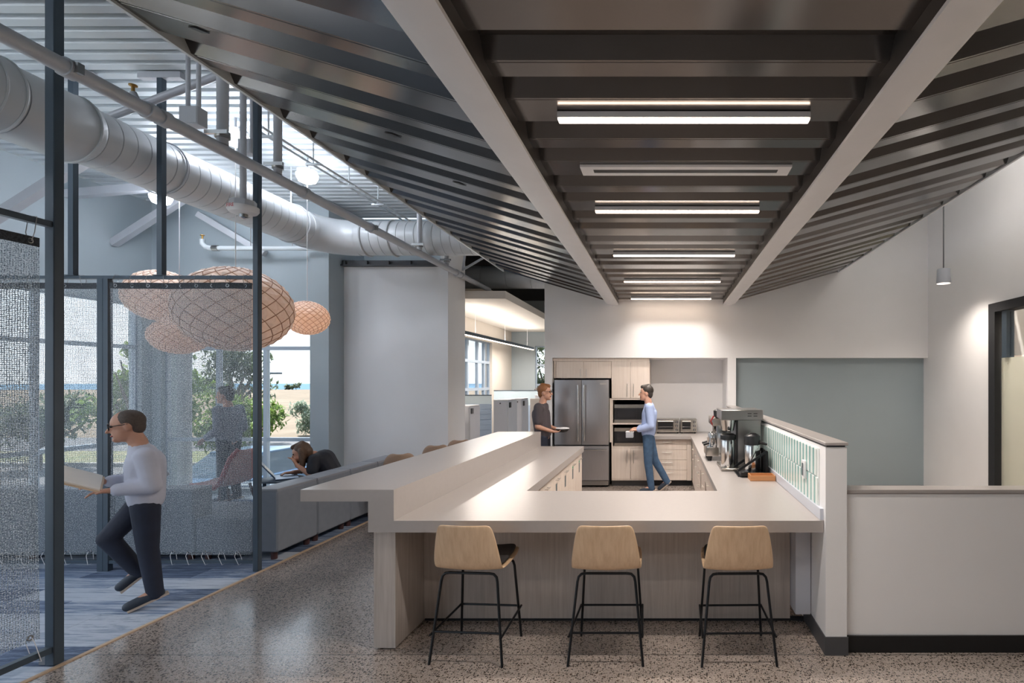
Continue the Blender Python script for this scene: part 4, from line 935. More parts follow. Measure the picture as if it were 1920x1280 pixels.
fa = thing('fire_alarm', 'white fire alarm strobe hanging on a conduit', 'fire alarm', (-3.86, 4.88, 3.27))
mk('conduit', tube(BM(), [(-3.86, 4.88, 3.42), (-3.86, 4.88, ROOF - 0.003)], 0.026, 12), 'pipe', fa)
b = BM(); lathe(b, [(0.102, 3.375), (0.102, 3.43)], (-3.86, 4.88, 0), 8); mk('back_box', b, 'pipe', fa, 20)
b = BM(); lathe(b, [(0.05, 3.30), (0.105, 3.32), (0.122, 3.345), (0.122, 3.375)], (-3.86, 4.88, 0), 24); bd = mk('body', b, 'plastic_white', fa, 35)
mk('strobe', lathe(BM(), [(0.012, 3.262), (0.032, 3.275), (0.035, 3.30)], (-3.84, 4.86, 0), 16), 'chrome', fa)
cu = bpy.data.curves.new('lettering', 'FONT'); cu.body = 'FIRE'; cu.size = 0.045; cu.extrude = 0.0008; cu.align_x = 'CENTER'
co = bpy.data.objects.new('tmp', cu); C.objects.link(co); dg = bpy.context.evaluated_depsgraph_get(); dg.update(); tm = bpy.data.meshes.new_from_object(co.evaluated_get(dg)); bpy.data.objects.remove(co)
tm.materials.clear(); tm.materials.append(M['tail']); put('lettering', tm, bd, (-3.885, 4.7615, 3.344), (R(90), 0, R(-12)))

# pendant cylinder downlights at the right: one in view, two unseen ones added to brighten the walls
for yy, lb in ((7.47, 'small grey cylinder downlight hanging before the right wall'), (5.5, 'unseen cylinder downlight added to brighten the right side'), (3.9, 'unseen cylinder downlight added to brighten the right side, nearest the camera')):
    pl = thing('cylinder_pendant', lb, 'pendant lamp', (3.9, yy, 3.16), 'cylinder downlights at the right')
    b = BM(); lathe(b, [(0.0, 3.36), (0.080, 3.36), (0.084, 3.35), (0.094, 3.16), (0.090, 3.155), (0.086, 3.165), (0.080, 3.20), (0.0, 3.205)], (3.9, yy, 0), 32, False); mk('shade', b, 'plastic_grey', pl, 35)
    mk('lens', lathe(BM(), [(0.078, 3.190), (0.078, 3.194)], (3.9, yy, 0), 24), 'led_soft', pl)
    mk('stem', tube(BM(), [(3.9, yy, 3.36), (3.9, yy, ROOF + 0.04)], 0.009, 8), 'base_grey', pl)
    ld = bpy.data.lights.new('cylinder_pendant_lamp', 'SPOT'); ld.energy = 70 if yy > 7 else 45; ld.spot_size = R(140); ld.spot_blend = 1.0; ld.shadow_soft_size = 0.07; ld.color = (1.0, 0.89, 0.79)
    lo = bpy.data.objects.new('cylinder_pendant_lamp', ld); C.objects.link(lo); lo.location = (3.9, yy, 3.18); lo.parent = pl; lo.matrix_parent_inverse = pl.matrix_basis.inverted()
# unseen glowing domes added to brighten the lounge and the upper right wall
for x, y, lb in ((-6.6, 2.2, 'unseen fill dome added high in the lounge, left of the camera'), (-5.9, -0.6, 'unseen fill dome added high in the lounge, behind the camera'), (3.5, 6.6, 'unseen fill dome added above the canopy at the right'), (3.5, 3.2, 'unseen fill dome added above the canopy, nearest the half wall')):
    t = thing('fill_dome', lb, 'fill light', (x, y, 4.2), 'unseen fill domes')
    mk('dome', lathe(BM(), [(0.05, -0.05), (0.095, -0.03), (0.12, 0.02), (0.125, 0.06), (0.10, 0.07)], (x, y, 4.3), 24), 'dome_fill' if x < 0 else 'dome_fill_warm', t); mk('stem', tube(BM(), [(x, y, 4.37), (x, y, ROOF - 0.003)], 0.012, 8), 'pipe', t)
# linear pendant in the office
lp = thing('linear_pendant', 'long grey linear lamp hanging in the office beyond', 'pendant lamp', (-3.95, 13.2, 2.7))
mk('housing', bar(BM(), (-4.0, 10.6, 2.765), (-3.86, 15.6, 2.765), 0.07, 0.07), 'frame_dark', lp); mk('diffuser', bar(BM(), (-4.0, 10.62, 2.727), (-3.86, 15.58, 2.727), 0.055, 0.008), 'led_soft', lp)
for y in (11.2, 13.1, 15.0):
    x = -4.0 + 0.14*(y - 10.6)/5; mk('wire', tube(BM(), [(x, y, 2.80), (x, y, 3.335)], 0.004, 6), 'plastic_white', lp)
ld = bpy.data.lights.new('linear_pendant_lamp', 'AREA'); ld.shape = 'RECTANGLE'; ld.size = 0.05; ld.size_y = 4.9; ld.energy = 60; ld.color = (1.0, 0.92, 0.84); lo = bpy.data.objects.new('linear_pendant_lamp', ld); C.objects.link(lo); lo.location = (-3.93, 13.1, 2.72)
lo.parent = lp; lo.matrix_parent_inverse = lp.matrix_basis.inverted()
ld2 = ld.copy(); ld2.energy = 18; lo = bpy.data.objects.new('linear_pendant_uplight', ld2); C.objects.link(lo); lo.location = (-3.93, 13.1, 2.81); lo.rotation_euler = (R(180), 0, 0); lo.parent = lp; lo.matrix_parent_inverse = lp.matrix_basis.inverted()
for x in (-4.2, -2.7): mk('hanger_rod', tube(BM(), [(x, 10.9, 4.14), (x, 10.9, 4.302)], 0.01, 6), 'pipe', d2)

# ------------------------------------------------------------------ office furniture beyond the bar
def locker(label, x0, x1, y0, y1, h, hy):
    t = thing('storage_tower', label, 'storage cabinet', ((x0+x1)/2, (y0+y1)/2, 0), 'pale office storage towers')
    mk('carcass', bev(box(BM(), x0, x1, y0, y1, 0.04, h), 0.004, 1), 'cabinet_grey', t); mk('plinth', box(BM(), x0 + 0.02, x1 - 0.02, y0 + 0.02, y1 - 0.02, 0, 0.04), 'base_grey', t)
    mk('top', bev(box(BM(), x0 - 0.004, x1 + 0.004, y0 - 0.004, y1 + 0.004, h, h + 0.022), 0.003, 1), 'plastic_white', t)
    d = mk('drawer', box(BM(), x0 + 0.01, x1 - 0.01, y0 - 0.014, y0 - 0.0005, h - 0.10, h - 0.012), 'cabinet_grey', t); mk('lock', box(BM(), (x0+x1)/2 - 0.012, (x0+x1)/2 + 0.012, y0 - 0.02, y0 - 0.014, h - 0.06, h - 0.035), 'base_grey', d)
    d = mk('door', box(BM(), x1 + 0.0005, x1 + 0.014, y0 + 0.01, y1 - 0.01, 0.06, h - 0.01), 'cabinet_grey', t); mk('handle', box(BM(), x1 + 0.014, x1 + 0.03, hy, hy + 0.10, h - 0.13, h - 0.03), 'black', d)
locker('pale storage tower standing just left of the man in charcoal', -3.20, -2.94, 9.95, 10.55, 1.43, 10.0)
locker('pale storage tower partly hidden behind its left neighbour', -3.12, -2.96, 11.0, 11.5, 1.42, 11.05)
locker('pale storage tower at the end of the white lounge wall', -3.95, -3.62, 9.85, 10.4, 1.32, 9.9)
locker('pale storage tower under the dark haired head', -3.0, -2.76, 12.3, 12.9, 1.46, 12.35)
def partition(label, x0, x1, y, h0, h1, m0, m1, n):
    t = thing('desk_partition', label, 'partition', ((x0+x1)/2, y, 0), 'office desk partitions')
    z = 0.05; s = (h0 - 0.05)/n
    for i in range(n): mk('slat', bev(box(BM(), x0, x1, y - 0.02, y + 0.02, z + i*s, z + (i+1)*s - 0.006), 0.002, 1), m0, t)
    mk('core', box(BM(), x0 + 0.01, x1 - 0.01, y - 0.012, y + 0.012, 0, h0), m0, t)
    if h1 > h0: mk('screen', box(BM(), x0, x1, y - 0.008, y + 0.008, h0, h1 - 0.02), m1, t); mk('screen_frame', box(BM(), x0, x1, y - 0.014, y + 0.014, h1 - 0.02, h1), 'frame_dark', t)
partition('blue grey slatted partition with a glass top beside the tan chair', -4.4, -3.58, 11.0, 1.33, 1.52, 'panel_blue', 'screen_glass', 12)
partition('beige slatted partition behind the man in charcoal', -2.97, -2.60, 11.75, 1.42, 1.42, 'panel_beige', 'screen_glass', 12)
partition('long pale blue partition under the office windows', -4.3, -2.2, 13.4, 1.20, 1.58, 'panel_blue', 'screen_glass', 8)

# tan side chairs past the sofas
def side_chair(label, x, y, rz, m='tan'):
    t = thing('side_chair', label, 'chair', (0, 0, 0), 'tan side chairs behind the raised bar')
    b = BM(); G = []
    for z, wd, yy in ((0.44, 0.20, -0.20), (0.56, 0.21, -0.225), (0.70, 0.205, -0.245), (0.80, 0.185, -0.258), (0.85, 0.14, -0.264), (0.862, 0.09, -0.265)):
        G.append([b.verts.new((u*wd, yy + 0.05*u*u, z)) for u in (-1, -0.66, -0.33, 0, 0.33, 0.66, 1)])
    for r0, r1 in zip(G, G[1:]):
        for i in range(6): b.faces.new((r0[i], r0[i+1], r1[i+1], r1[i]))
    o = mk('backrest', b, m, t, 60); md = o.modifiers.new('s', 'SOLIDIFY'); md.thickness = 0.045; md.offset = 0; md = o.modifiers.new('u', 'SUBSURF'); md.levels = 1; md.render_levels = 1
    mk('seat', rbox(-0.22, 0.22, -0.21, 0.22, 0.41, 0.47, 0.025), m, t)
    for sx_ in (-1, 1):
        for sy in (-1, 1): mk('leg', tube(BM(), [(sx_*0.17, sy*0.17, 0.41), (sx_*0.21, sy*0.21, 0.0)], [0.016, 0.011], 10), 'foot_wood', t)
    t.location = (x, y, 0); t.rotation_euler = (0, 0, R(rz))
side_chair('tan upholstered chair at the end of the sofas', -3.47, 7.0, 25); side_chair('tan upholstered chair before the white wall, middle of the row', -3.40, 7.92, 25); side_chair('tan upholstered chair farthest back in the row', -3.33, 8.62, 25)

# lounge chair, side table and laptop table
t = thing('lounge_chair', 'pink lounge chair with red edging behind the mesh curtain', 'chair', (-5.77, 7.1, 0.003))
b = BM(); G = []
for x, z, wd in ((-6.17, 0.44, 0.26), (-5.94, 0.42, 0.29), (-5.74, 0.42, 0.30), (-5.65, 0.47, 0.30), (-5.59, 0.60, 0.29), (-5.52, 0.80, 0.27), (-5.49, 0.90, 0.20)):
    G.append([b.verts.new((x - 0.05*u*u*(z > 0.45), 7.1 + u*wd, z + (0.03*u*u if z < 0.45 else 0))) for u in (-1, -0.5, 0, 0.5, 1)])
for r0, r1 in zip(G, G[1:]):
    for i in range(4): b.faces.new((r0[i], r0[i+1], r1[i+1], r1[i]))
o = mk('shell', b, 'pink', t, 60); md = o.modifiers.new('s', 'SOLIDIFY'); md.thickness = 0.05; md.offset = 0; md = o.modifiers.new('u', 'SUBSURF'); md.levels = 1; md.render_levels = 2
mk('red_edge', tube(BM(), [(-6.17, 6.83, 0.43), (-5.94, 6.80, 0.42), (-5.74, 6.79, 0.42), (-5.68, 6.79, 0.47), (-5.63, 6.80, 0.60), (-5.56, 6.82, 0.80), (-5.51, 6.89, 0.91)], 0.028, 8), 'red', t)
for x in (-6.07, -5.67):
    for y in (6.92, 7.28): mk('leg', tube(BM(), [(x, y, 0.40), (x + (0.08 if x > -5.82 else -0.08), y + (0.06 if y > 7.1 else -0.06), 0.004)], [0.018, 0.012], 10), 'foot_wood', t)
t = thing('side_table', 'dark low round table beside the pink lounge chair', 'table', (-6.75, 6.75, 0.003))
mk('top', lathe(BM(), [(0.33, 0.555), (0.35, 0.565), (0.35, 0.585), (0.33, 0.595)], (-6.75, 6.75, 0), 32), 'foot_wood', t)
for a in range(4):
    q = R(45 + 90*a); mk('leg', tube(BM(), [(-6.75 + 0.2*math.cos(q), 6.75 + 0.2*math.sin(q), 0.556), (-6.75 + 0.30*math.cos(q), 6.75 + 0.30*math.sin(q), 0.004)], [0.022, 0.014], 10), 'foot_wood', t)
t = thing('laptop_table', 'small dark round laptop table in front of the woman', 'table', (-4.88, 6.46, 0.003))
mk('top', lathe(BM(), [(0.22, 0.585), (0.235, 0.590), (0.235, 0.606), (0.225, 0.612)], (-4.64, 6.46, 0), 32), 'frame_dark', t)
mk('stem', tube(BM(), [(-4.855, 6.46, 0.02), (-4.855, 6.46, 0.587)], 0.02, 12), 'frame_dark', t); mk('base', lathe(BM(), [(0.20, 0.004), (0.20, 0.014), (0.06, 0.022)], (-4.88, 6.46, 0), 28), 'frame_dark', t)
t = thing('laptop', 'open laptop on the small round table', 'laptop', (0, 0, 0))
mk('keyboard_deck', bev(box(BM(), -0.05, 0.17, -0.17, 0.17, 0, 0.015), 0.004, 1), 'laptop', t)
ld = mk('lid', prism(BM(), [(-0.05, 0.015), (-0.042, 0.019), (-0.17, 0.199), (-0.18, 0.195)], -0.17, 0.17), 'laptop', t)
mk('screen', prism(BM(), [(-0.0465, 0.027), (-0.043, 0.0285), (-0.163, 0.187), (-0.167, 0.185)], -0.155, 0.155), 'screen', ld)
t.location = (-4.66, 6.45, 0.613); t.rotation_euler = (0, 0, R(38)); t.scale = (1.08, 1.08, 1.08)
t = thing('white_cup', 'white paper beside the laptop', 'paper', (-4.58, 6.62, 0.613)); t.name = 'paper_sheet'
mk('sheet', box(BM(), -4.62, -4.54, 6.62, 6.66, 0.6135, 0.6155), 'paper', t)

# ------------------------------------------------------------------ people
def capsule(bm, p0, p1, r0, r1, seg=14):
    p0, p1 = Vector(p0), Vector(p1); d = p1 - p0
    if d.length < 1e-5: d = Vector((0, 0, 1e-4))
    u, v = frame_of(d); dn = d.normalized(); rs = []
    for i in range(5): a = -math.pi/2 + math.pi/2*i/4; rs.append(ring(bm, p0 + dn*(r0*math.sin(a)), u, v, max(r0*math.cos(a), 1e-4), max(r0*math.cos(a), 1e-4), seg))
    for i in range(5): a = math.pi/2*i/4; rs.append(ring(bm, p1 + dn*(r1*math.sin(a)), u, v, max(r1*math.cos(a), 1e-4), max(r1*math.cos(a), 1e-4), seg))
    skin(bm, rs)
def ellip(bm, c, axes, rad):
    c = Vector(c); rs = []; a, b_, cc = [Vector(x) for x in axes]
    for j in range(13):
        t = math.pi*j/12; q = max(math.sin(t), 1e-3); rs.append([bm.verts.new(c + a*(rad[0]*q*math.cos(2*math.pi*i/18)) + b_*(rad[1]*q*math.sin(2*math.pi*i/18)) - cc*(rad[2]*math.cos(t))) for i in range(18)])
    skin(bm, rs)
def fuse(name, bm, m, parent, vox=0.009, it=3):
    bmesh.ops.recalc_face_normals(bm, faces=bm.faces); me = bpy.data.meshes.new('tmp'); bm.to_mesh(me); bm.free()
    o = bpy.data.objects.new('tmp', me); C.objects.link(o)
    md = o.modifiers.new('r', 'REMESH'); md.mode = 'VOXEL'; md.voxel_size = vox; md.use_smooth_shade = True
    md = o.modifiers.new('s', 'SMOOTH'); md.factor = 0.5; md.iterations = it
    dg = bpy.context.evaluated_depsgraph_get(); dg.update(); res = bpy.data.meshes.new_from_object(o.evaluated_get(dg))
    bpy.data.objects.remove(o); res.name = name; res.materials.clear(); res.materials.append(M[m])
    for p in res.polygons: p.use_smooth = True
    return put(name, res, parent)
def hand(bm, wr, d, side, up, s=1.0, curl=0.5):
    """palm + four fingers of different length curling towards -up, thumb leaving the side of the palm"""
    wr, d, side, up = Vector(wr), Vector(d).normalized(), Vector(side).normalized(), Vector(up).normalized()
    pc = wr + d*0.045*s
    capsule(bm, wr + d*0.015*s - side*0.018*s, wr + d*0.08*s - side*0.024*s, 0.020*s, 0.017*s); capsule(bm, wr + d*0.015*s + side*0.018*s, wr + d*0.08*s + side*0.024*s, 0.020*s, 0.017*s)
    for i, L in enumerate((0.070, 0.080, 0.075, 0.058)):
        q = wr + d*0.085*s + side*((-0.034 + 0.0225*i)*s); L *= s
        q1 = q + (d*math.cos(curl*0.6) - up*math.sin(curl*0.6))*L*0.5; q2 = q1 + (d*math.cos(curl*1.5) - up*math.sin(curl*1.5))*L*0.5
        capsule(bm, q, q1, 0.010*s, 0.009*s, 8); capsule(bm, q1, q2, 0.009*s, 0.0075*s, 8)
    q = wr + d*0.03*s - side*0.03*s; q1 = q + (d*0.7 - side*0.7).normalized()*0.035*s; q2 = q1 + (d*0.9 - up*0.4)*0.03*s
    capsule(bm, q, q1, 0.012*s, 0.010*s, 8); capsule(bm, q1, q2, 0.010*s, 0.008*s, 8)
def person(label, P, top, bottom, hair, skinm='skin', sleeve='long', glasses=False, longhair=False, bald=False, shoes=True, s=1.0, group=None, hands=None):
    V = lambda k_: Vector(P[k_])
    f = V('fwd').normalized(); up = V('hup').normalized() if 'hup' in P else Vector((0, 0, 1)); f = (f - up*f.dot(up)).normalized(); sd = f.cross(up)   # right-hand side of the figure
    t = thing('person', label, 'person', (P['base']), group)
    H = V('head'); b = BM()
    ellip(b, H + f*(-0.008*s) + up*0.02*s, (f, sd, up), (0.098*s, 0.077*s, 0.098*s)); ellip(b, H + f*0.022*s - up*0.045*s, (f, sd, up), (0.072*s, 0.060*s, 0.078*s))
    capsule(b, H + f*0.088*s + up*0.005*s, H + f*0.112*s - up*0.028*s, 0.010*s, 0.014*s, 8); capsule(b, H + f*0.075*s - up*0.095*s, H + f*0.060*s - up*0.10*s, 0.022*s, 0.022*s, 8)
    for q in (-1, 1): ellip(b, H + sd*(q*0.076*s) - f*0.005*s - up*0.005*s, (f, sd, up), (0.022*s, 0.010*s, 0.034*s))
    capsule(b, H - up*0.06*s - f*0.02*s, V('neck'), 0.055*s, 0.060*s)
    cs = (V('shR') - V('shL')).normalized(); hs = (V('hipR') - V('hipL')).normalized()
    for q in (-1, 1):
        capsule(b, V('neck') - up*0.02*s, V('chest') + cs*(q*0.075*s), 0.06*s, 0.105*s); capsule(b, V('chest') + cs*(q*0.075*s), V('pelvis') + hs*(q*0.065*s), 0.105*s, 0.100*s)
    for q in 'LR':
        capsule(b, V('chest').lerp(V('sh' + q), 0.4), V('sh' + q), 0.075*s, 0.055*s); capsule(b, V('sh' + q), V('el' + q), 0.050*s, 0.040*s); capsule(b, V('el' + q), V('wr' + q), 0.040*s, 0.027*s)
        d = (V('hd' + q) if 'hd' + q in P else V('wr' + q) - V('el' + q)); un = V('hu' + q) if 'hu' + q in P else Vector((0, 0, 1)); d = d.normalized(); un = (un - d*un.dot(d)).normalized()
        hand(b, V('wr' + q), d, d.cross(un) * (1 if q == 'L' else -1), un, s*0.95, 0.55)
        capsule(b, V('pelvis').lerp(V('hip' + q), 0.6), V('hip' + q), 0.095*s, 0.085*s); capsule(b, V('hip' + q), V('kn' + q), 0.080*s, 0.055*s); capsule(b, V('kn' + q), V('an' + q), 0.054*s, 0.036*s); capsule(b, V('an' + q), V('to' + q), 0.036*s, 0.03*s)
    fuse('body', b, skinm, t, 0.008, 2)
    for q in (-1, 1): b = BM(); ball(b, H + f*0.083*s + sd*(q*0.033*s) + up*0.012*s, 0.011*s, 0.011*s, 0.009*s, 10, 6); mk('eye', b, 'eye', t)
    b = BM(); ellip(b, H + f*0.090*s - up*0.062*s, (f, sd, up), (0.010*s, 0.026*s, 0.008*s)); mk('mouth', b, 'lip', t)
    # hair
    b = BM()
    if bald: ellip(b, H - f*0.022*s + up*0.034*s, (f, sd, up), (0.097*s, 0.083*s, 0.088*s)); ellip(b, H - f*0.055*s - up*0.01*s, (f, sd, up), (0.055*s, 0.076*s, 0.07*s))
    else:
        ellip(b, H - f*0.028*s + up*0.045*s, (f, sd, up), (0.100*s, 0.088*s, 0.092*s)); capsule(b, H + f*0.055*s + up*0.10*s, H - f*0.05*s + up*0.115*s, 0.032*s, 0.035*s); ellip(b, H - f*0.06*s - up*0.015*s, (f, sd, up), (0.055*s, 0.074*s, 0.075*s))
    if longhair:
        for q in (-1, 1):
            capsule(b, H - f*0.02*s + sd*(q*0.078*s) + up*0.03*s, H + sd*(q*0.085*s) - f*0.02*s - Vector((0, 0, 0.13))*s, 0.040*s, 0.035*s); capsule(b, H + sd*(q*0.085*s) - f*0.02*s - Vector((0, 0, 0.13))*s, H + sd*(q*0.09*s) - f*0.01*s - Vector((0, 0, 0.25))*s, 0.035*s, 0.018*s)
        capsule(b, H - f*0.06*s, H - f*0.09*s - Vector((0, 0, 0.12))*s, 0.075*s, 0.055*s)
    fuse('hair', b, hair, t, 0.008, 2)
    if glasses:
        b = BM()
        for q in (-1, 1): torus(b, H + f*0.098*s + sd*(q*0.034*s) + up*0.010*s, f, 0.026*s, 0.003*s, 14, 5); tube(b, [H + f*0.098*s + sd*(q*0.06*s) + up*0.014*s, H - f*0.01*s + sd*(q*0.082*s) + up*0.016*s], 0.003*s, 5)
        tube(b, [H + f*0.10*s - sd*0.009*s + up*0.012*s, H + f*0.10*s + sd*0.009*s + up*0.012*s], 0.003*s, 5); mk('glasses', b, 'black', t)
    # top
    b = BM(); g = 0.017*s; hem = V('pelvis').lerp(V('chest'), 0.04)
    for q in (-1, 0, 1): capsule(b, V('neck') - up*0.035*s, V('chest') + cs*(q*0.075*s), 0.058*s + g*0.5, 0.108*s + g); capsule(b, V('chest') + cs*(q*0.075*s), hem + hs*(q*0.065*s), 0.108*s + g, 0.098*s + g)
    for q in 'LR':
        capsule(b, V('chest').lerp(V('sh' + q), 0.4), V('sh' + q), 0.076*s + g, 0.056*s + g)
        if sleeve == 'long': capsule(b, V('sh' + q), V('el' + q), 0.054*s + g, 0.044*s + g); capsule(b, V('el' + q), V('el' + q).lerp(V('wr' + q), 0.86), 0.044*s + g, 0.032*s + g)
        else: capsule(b, V('sh' + q), V('sh' + q).lerp(V('el' + q), 0.72), 0.056*s + g, 0.052*s + g)
    fuse('shirt', b, top, t, 0.010, 3)
    b = BM(); capsule(b, V('pelvis') + hs*0.05*s + Vector((0, 0, 0.03))*s, V('pelvis') - hs*0.05*s + Vector((0, 0, 0.03))*s, 0.112*s, 0.112*s)
    for q in 'LR':
        capsule(b, V('pelvis').lerp(V('hip' + q), 0.2) + Vector((0, 0, 0.05))*s, V('hip' + q), 0.104*s, 0.094*s); capsule(b, V('hip' + q), V('kn' + q), 0.094*s, 0.068*s); capsule(b, V('kn' + q), V('an' + q).lerp(V('kn' + q), -0.04), 0.068*s, 0.054*s)
    fuse('trousers', b, bottom, t, 0.010, 3)
    if shoes:
        for q in 'LR':
            A, T = V('an' + q), V('to' + q); d = T - A; dv = Vector((d.x, d.y, 0)).normalized() if Vector((d.x, d.y)).length > 0.02 else Vector((0, 0, -1))
            dd = (T - (A - Vector((0, 0, 0.0)))).normalized()
            heel = A - dd*0.02*s + Vector((0, 0, -0.028))*s
            b = BM(); capsule(b, heel - Vector((0, 0, -0.012))*s, T, 0.042*s, 0.036*s); capsule(b, A, heel, 0.044*s, 0.042*s); sh = fuse('shoe', b, 'shoe', t, 0.008, 2)
            b = BM(); un = (heel - A).normalized()*0.034*s; bar(b, heel + un*0.9 - dd*0.045*s, T + un*0.9 + dd*0.03*s, 0.078*s, 0.016*s); mk('sole', bev(b, 0.006, 2), 'sole', t)
    return t

# man striding left (and a little towards the camera) with papers, on the carpet
CM = Vector((-4.12, 4.20, 0)); FM = Vector((-0.72, -0.69, 0)); SM = Vector((-0.69, 0.72, 0))     # FM forward, SM his right
def W(f_, s_, z_): return tuple(CM + FM*f_ + SM*s_ + Vector((0, 0, z_)))
person('man in a pale shirt and navy trousers striding left with papers', dict(base=(-4.12, 4.20, 0.003), fwd=FM + Vector((0, 0, -0.15)), hup=FM*0.16 + Vector((0, 0, 1)), head=W(0.085, 0, 1.435), neck=W(0.02, 0, 1.30), chest=W(-0.02, 0, 1.13), pelvis=W(-0.02, 0, 0.86),
    shL=W(-0.02, -0.165, 1.205), shR=W(-0.02, 0.165, 1.205), elL=W(-0.06, -0.20, 0.975), wrL=W(0.155, -0.15, 0.965), elR=W(0.0, 0.20, 0.98), wrR=W(0.20, 0.13, 1.0), hdL=tuple(FM + SM*0.15), hdR=tuple(FM - SM*0.2),
    hipL=W(-0.02, -0.085, 0.82), hipR=W(-0.01, 0.085, 0.82), knL=W(-0.035, -0.06, 0.465), anL=W(-0.075, -0.05, 0.115), toL=W(0.075, -0.06, 0.045),
    knR=W(0.19, 0.09, 0.56), anR=W(0.02, 0.09, 0.27), toR=W(0.12, 0.09, 0.17)), 'shirt_white', 'navy', 'hair_grey', 'skin_b', 'long', True, bald=True)
t = thing('paper_folder', 'open pale folder of papers carried by the striding man', 'folder', W(0.33, 0, 1.0))
def slab(q, z): 
    bm = BM(); A = [bm.verts.new(W(*p)) for p in q]; B = [bm.verts.new(v.co + Vector((0, 0, z))) for v in A]; skin(bm, [A, B]); return bm
mk('folder_cover', slab(((0.45, -0.19, 1.07), (0.21, -0.19, 0.955), (0.21, 0.17, 1.02), (0.45, 0.17, 1.135)), 0.012), 'trim_wood', t)
mk('sheets', slab(((0.44, -0.18, 1.079), (0.22, -0.18, 0.973), (0.22, 0.16, 1.035), (0.44, 0.16, 1.142)), 0.012), 'paper', t)

# woman leaning over the laptop
yw = 6.80
def turn(P, c, ang):
    m = Matrix.Rotation(R(ang), 3, 'Z'); c = Vector(c); out = {}
    for k_, v in P.items(): out[k_] = tuple(m @ Vector(v)) if k_ in ('fwd', 'hup') or k_[:2] in ('hd', 'hu') else tuple(c + m @ (Vector(v) - c))
    return out
person('woman with long brown hair in a black top leaning over a laptop', turn(dict(base=(-4.25, yw, 0.43), fwd=(-1, -0.15, -0.35), hup=(-0.35, 0, 1), head=(-4.55, yw - 0.10, 0.905), neck=(-4.43, yw - 0.04, 0.865), chest=(-4.33, yw, 0.80), pelvis=(-4.19, yw, 0.53),
    shL=(-4.40, yw - 0.18, 0.83), shR=(-4.38, yw + 0.18, 0.83), elL=(-4.42, yw - 0.24, 0.645), wrL=(-4.575, yw - 0.19, 0.765), elR=(-4.46, yw + 0.14, 0.66), wrR=(-4.66, yw + 0.02, 0.655),
    hdL=(-0.35, 0.2, 0.6), huL=(1, 0, 0.2), hdR=(-1, -0.4, 0), hipL=(-4.22, yw - 0.09, 0.53), hipR=(-4.22, yw + 0.09, 0.53), knL=(-4.68, yw - 0.14, 0.50), knR=(-4.68, yw + 0.16, 0.50), anL=(-4.74, yw - 0.14, 0.11), anR=(-4.74, yw + 0.16, 0.11), toL=(-4.88, yw - 0.15, 0.05), toR=(-4.88, yw + 0.17, 0.05)), (-4.19, yw, 0), 24),
    'shirt_black', 'navy', 'hair_brown', 'skin', 'short', longhair=True, s=0.95)

# man at the refrigerator, facing right, holding a bowl
ym = 8.32; X = -1.90
person('man in a charcoal shirt with glasses beside the refrigerator', dict(base=(X, ym, 0), fwd=(1, -0.1, -0.12), head=(X + 0.03, ym, 1.615), neck=(X - 0.01, ym, 1.46), chest=(X - 0.035, ym, 1.28), pelvis=(X, ym, 0.97),
    shL=(X - 0.03, ym + 0.19, 1.39), shR=(X - 0.03, ym - 0.19, 1.39), elL=(X - 0.03, ym + 0.22, 1.10), wrL=(X + 0.19, ym + 0.12, 1.03), elR=(X - 0.04, ym - 0.22, 1.10), wrR=(X + 0.165, ym - 0.13, 1.02), huR=(0, 0, -1), huL=(0, 0, -1), hdR=(1, 0.25, -0.05), hdL=(1, -0.3, -0.05),
    hipL=(X, ym + 0.09, 0.92), hipR=(X, ym - 0.09, 0.92), knL=(X + 0.03, ym + 0.10, 0.51), knR=(X + 0.01, ym - 0.10, 0.51), anL=(X - 0.02, ym + 0.10, 0.09), anR=(X - 0.02, ym - 0.10, 0.09), toL=(X + 0.15, ym + 0.11, 0.04), toR=(X + 0.15, ym - 0.11, 0.04)),
    'shirt_charcoal', 'navy', 'hair_red', 'skin', 'short', True)
t = thing('bowl', 'dark and pale bowl held by the man at the refrigerator', 'bowl', (-1.60, 8.30, 1.0))
mk('bowl_body', lathe(BM(), [(0.05, 1.0), (0.085, 1.02), (0.105, 1.055)], (-1.595, 8.29, 0), 24), 'black', t); mk('bowl_lid', lathe(BM(), [(0.108, 1.055), (0.108, 1.062), (0.09, 1.072)], (-1.595, 8.29, 0), 24), 'plastic_white', t)

# man in the blue shirt, facing left
ym = 8.62; X = -0.27
person('man in a light blue shirt and jeans by the microwave ovens', dict(base=(X, ym, 0), fwd=(-1, -0.1, -0.08), head=(X - 0.04, ym, 1.60), neck=(X + 0.0, ym, 1.445), chest=(X + 0.02, ym, 1.27), pelvis=(X + 0.0, ym, 0.96),
    shL=(X + 0.02, ym - 0.19, 1.38), shR=(X + 0.02, ym + 0.19, 1.38), elL=(X + 0.05, ym - 0.23, 1.09), wrL=(X - 0.17, ym - 0.17, 1.02), elR=(X + 0.03, ym + 0.23, 1.09), wrR=(X - 0.17, ym + 0.13, 1.02), hdL=(-1, 0.1, 0), hdR=(-1, -0.1, 0),
    hipL=(X, ym - 0.09, 0.91), hipR=(X, ym + 0.09, 0.91), knL=(X + 0.0, ym - 0.09, 0.50), knR=(X + 0.10, ym + 0.09, 0.51), anL=(X + 0.05, ym - 0.09, 0.09), anR=(X + 0.30, ym + 0.09, 0.16), toL=(X - 0.11, ym - 0.10, 0.04), toR=(X + 0.18, ym + 0.09, 0.045)),
    'shirt_blue', 'jeans', 'hair_dark', 'skin', 'long')
t = thing('food_container', 'small clear container held by the man in blue', 'container', (-0.56, 8.55, 0.88))
mk('tub', bev(box(BM(), -0.62, -0.50, 8.40, 8.56, 0.90, 0.985), 0.01, 2), 'plastic_grey', t); mk('tub_lid', bev(box(BM(), -0.625, -0.495, 8.395, 8.565, 0.985, 0.995), 0.003, 1), 'plastic_white', t)

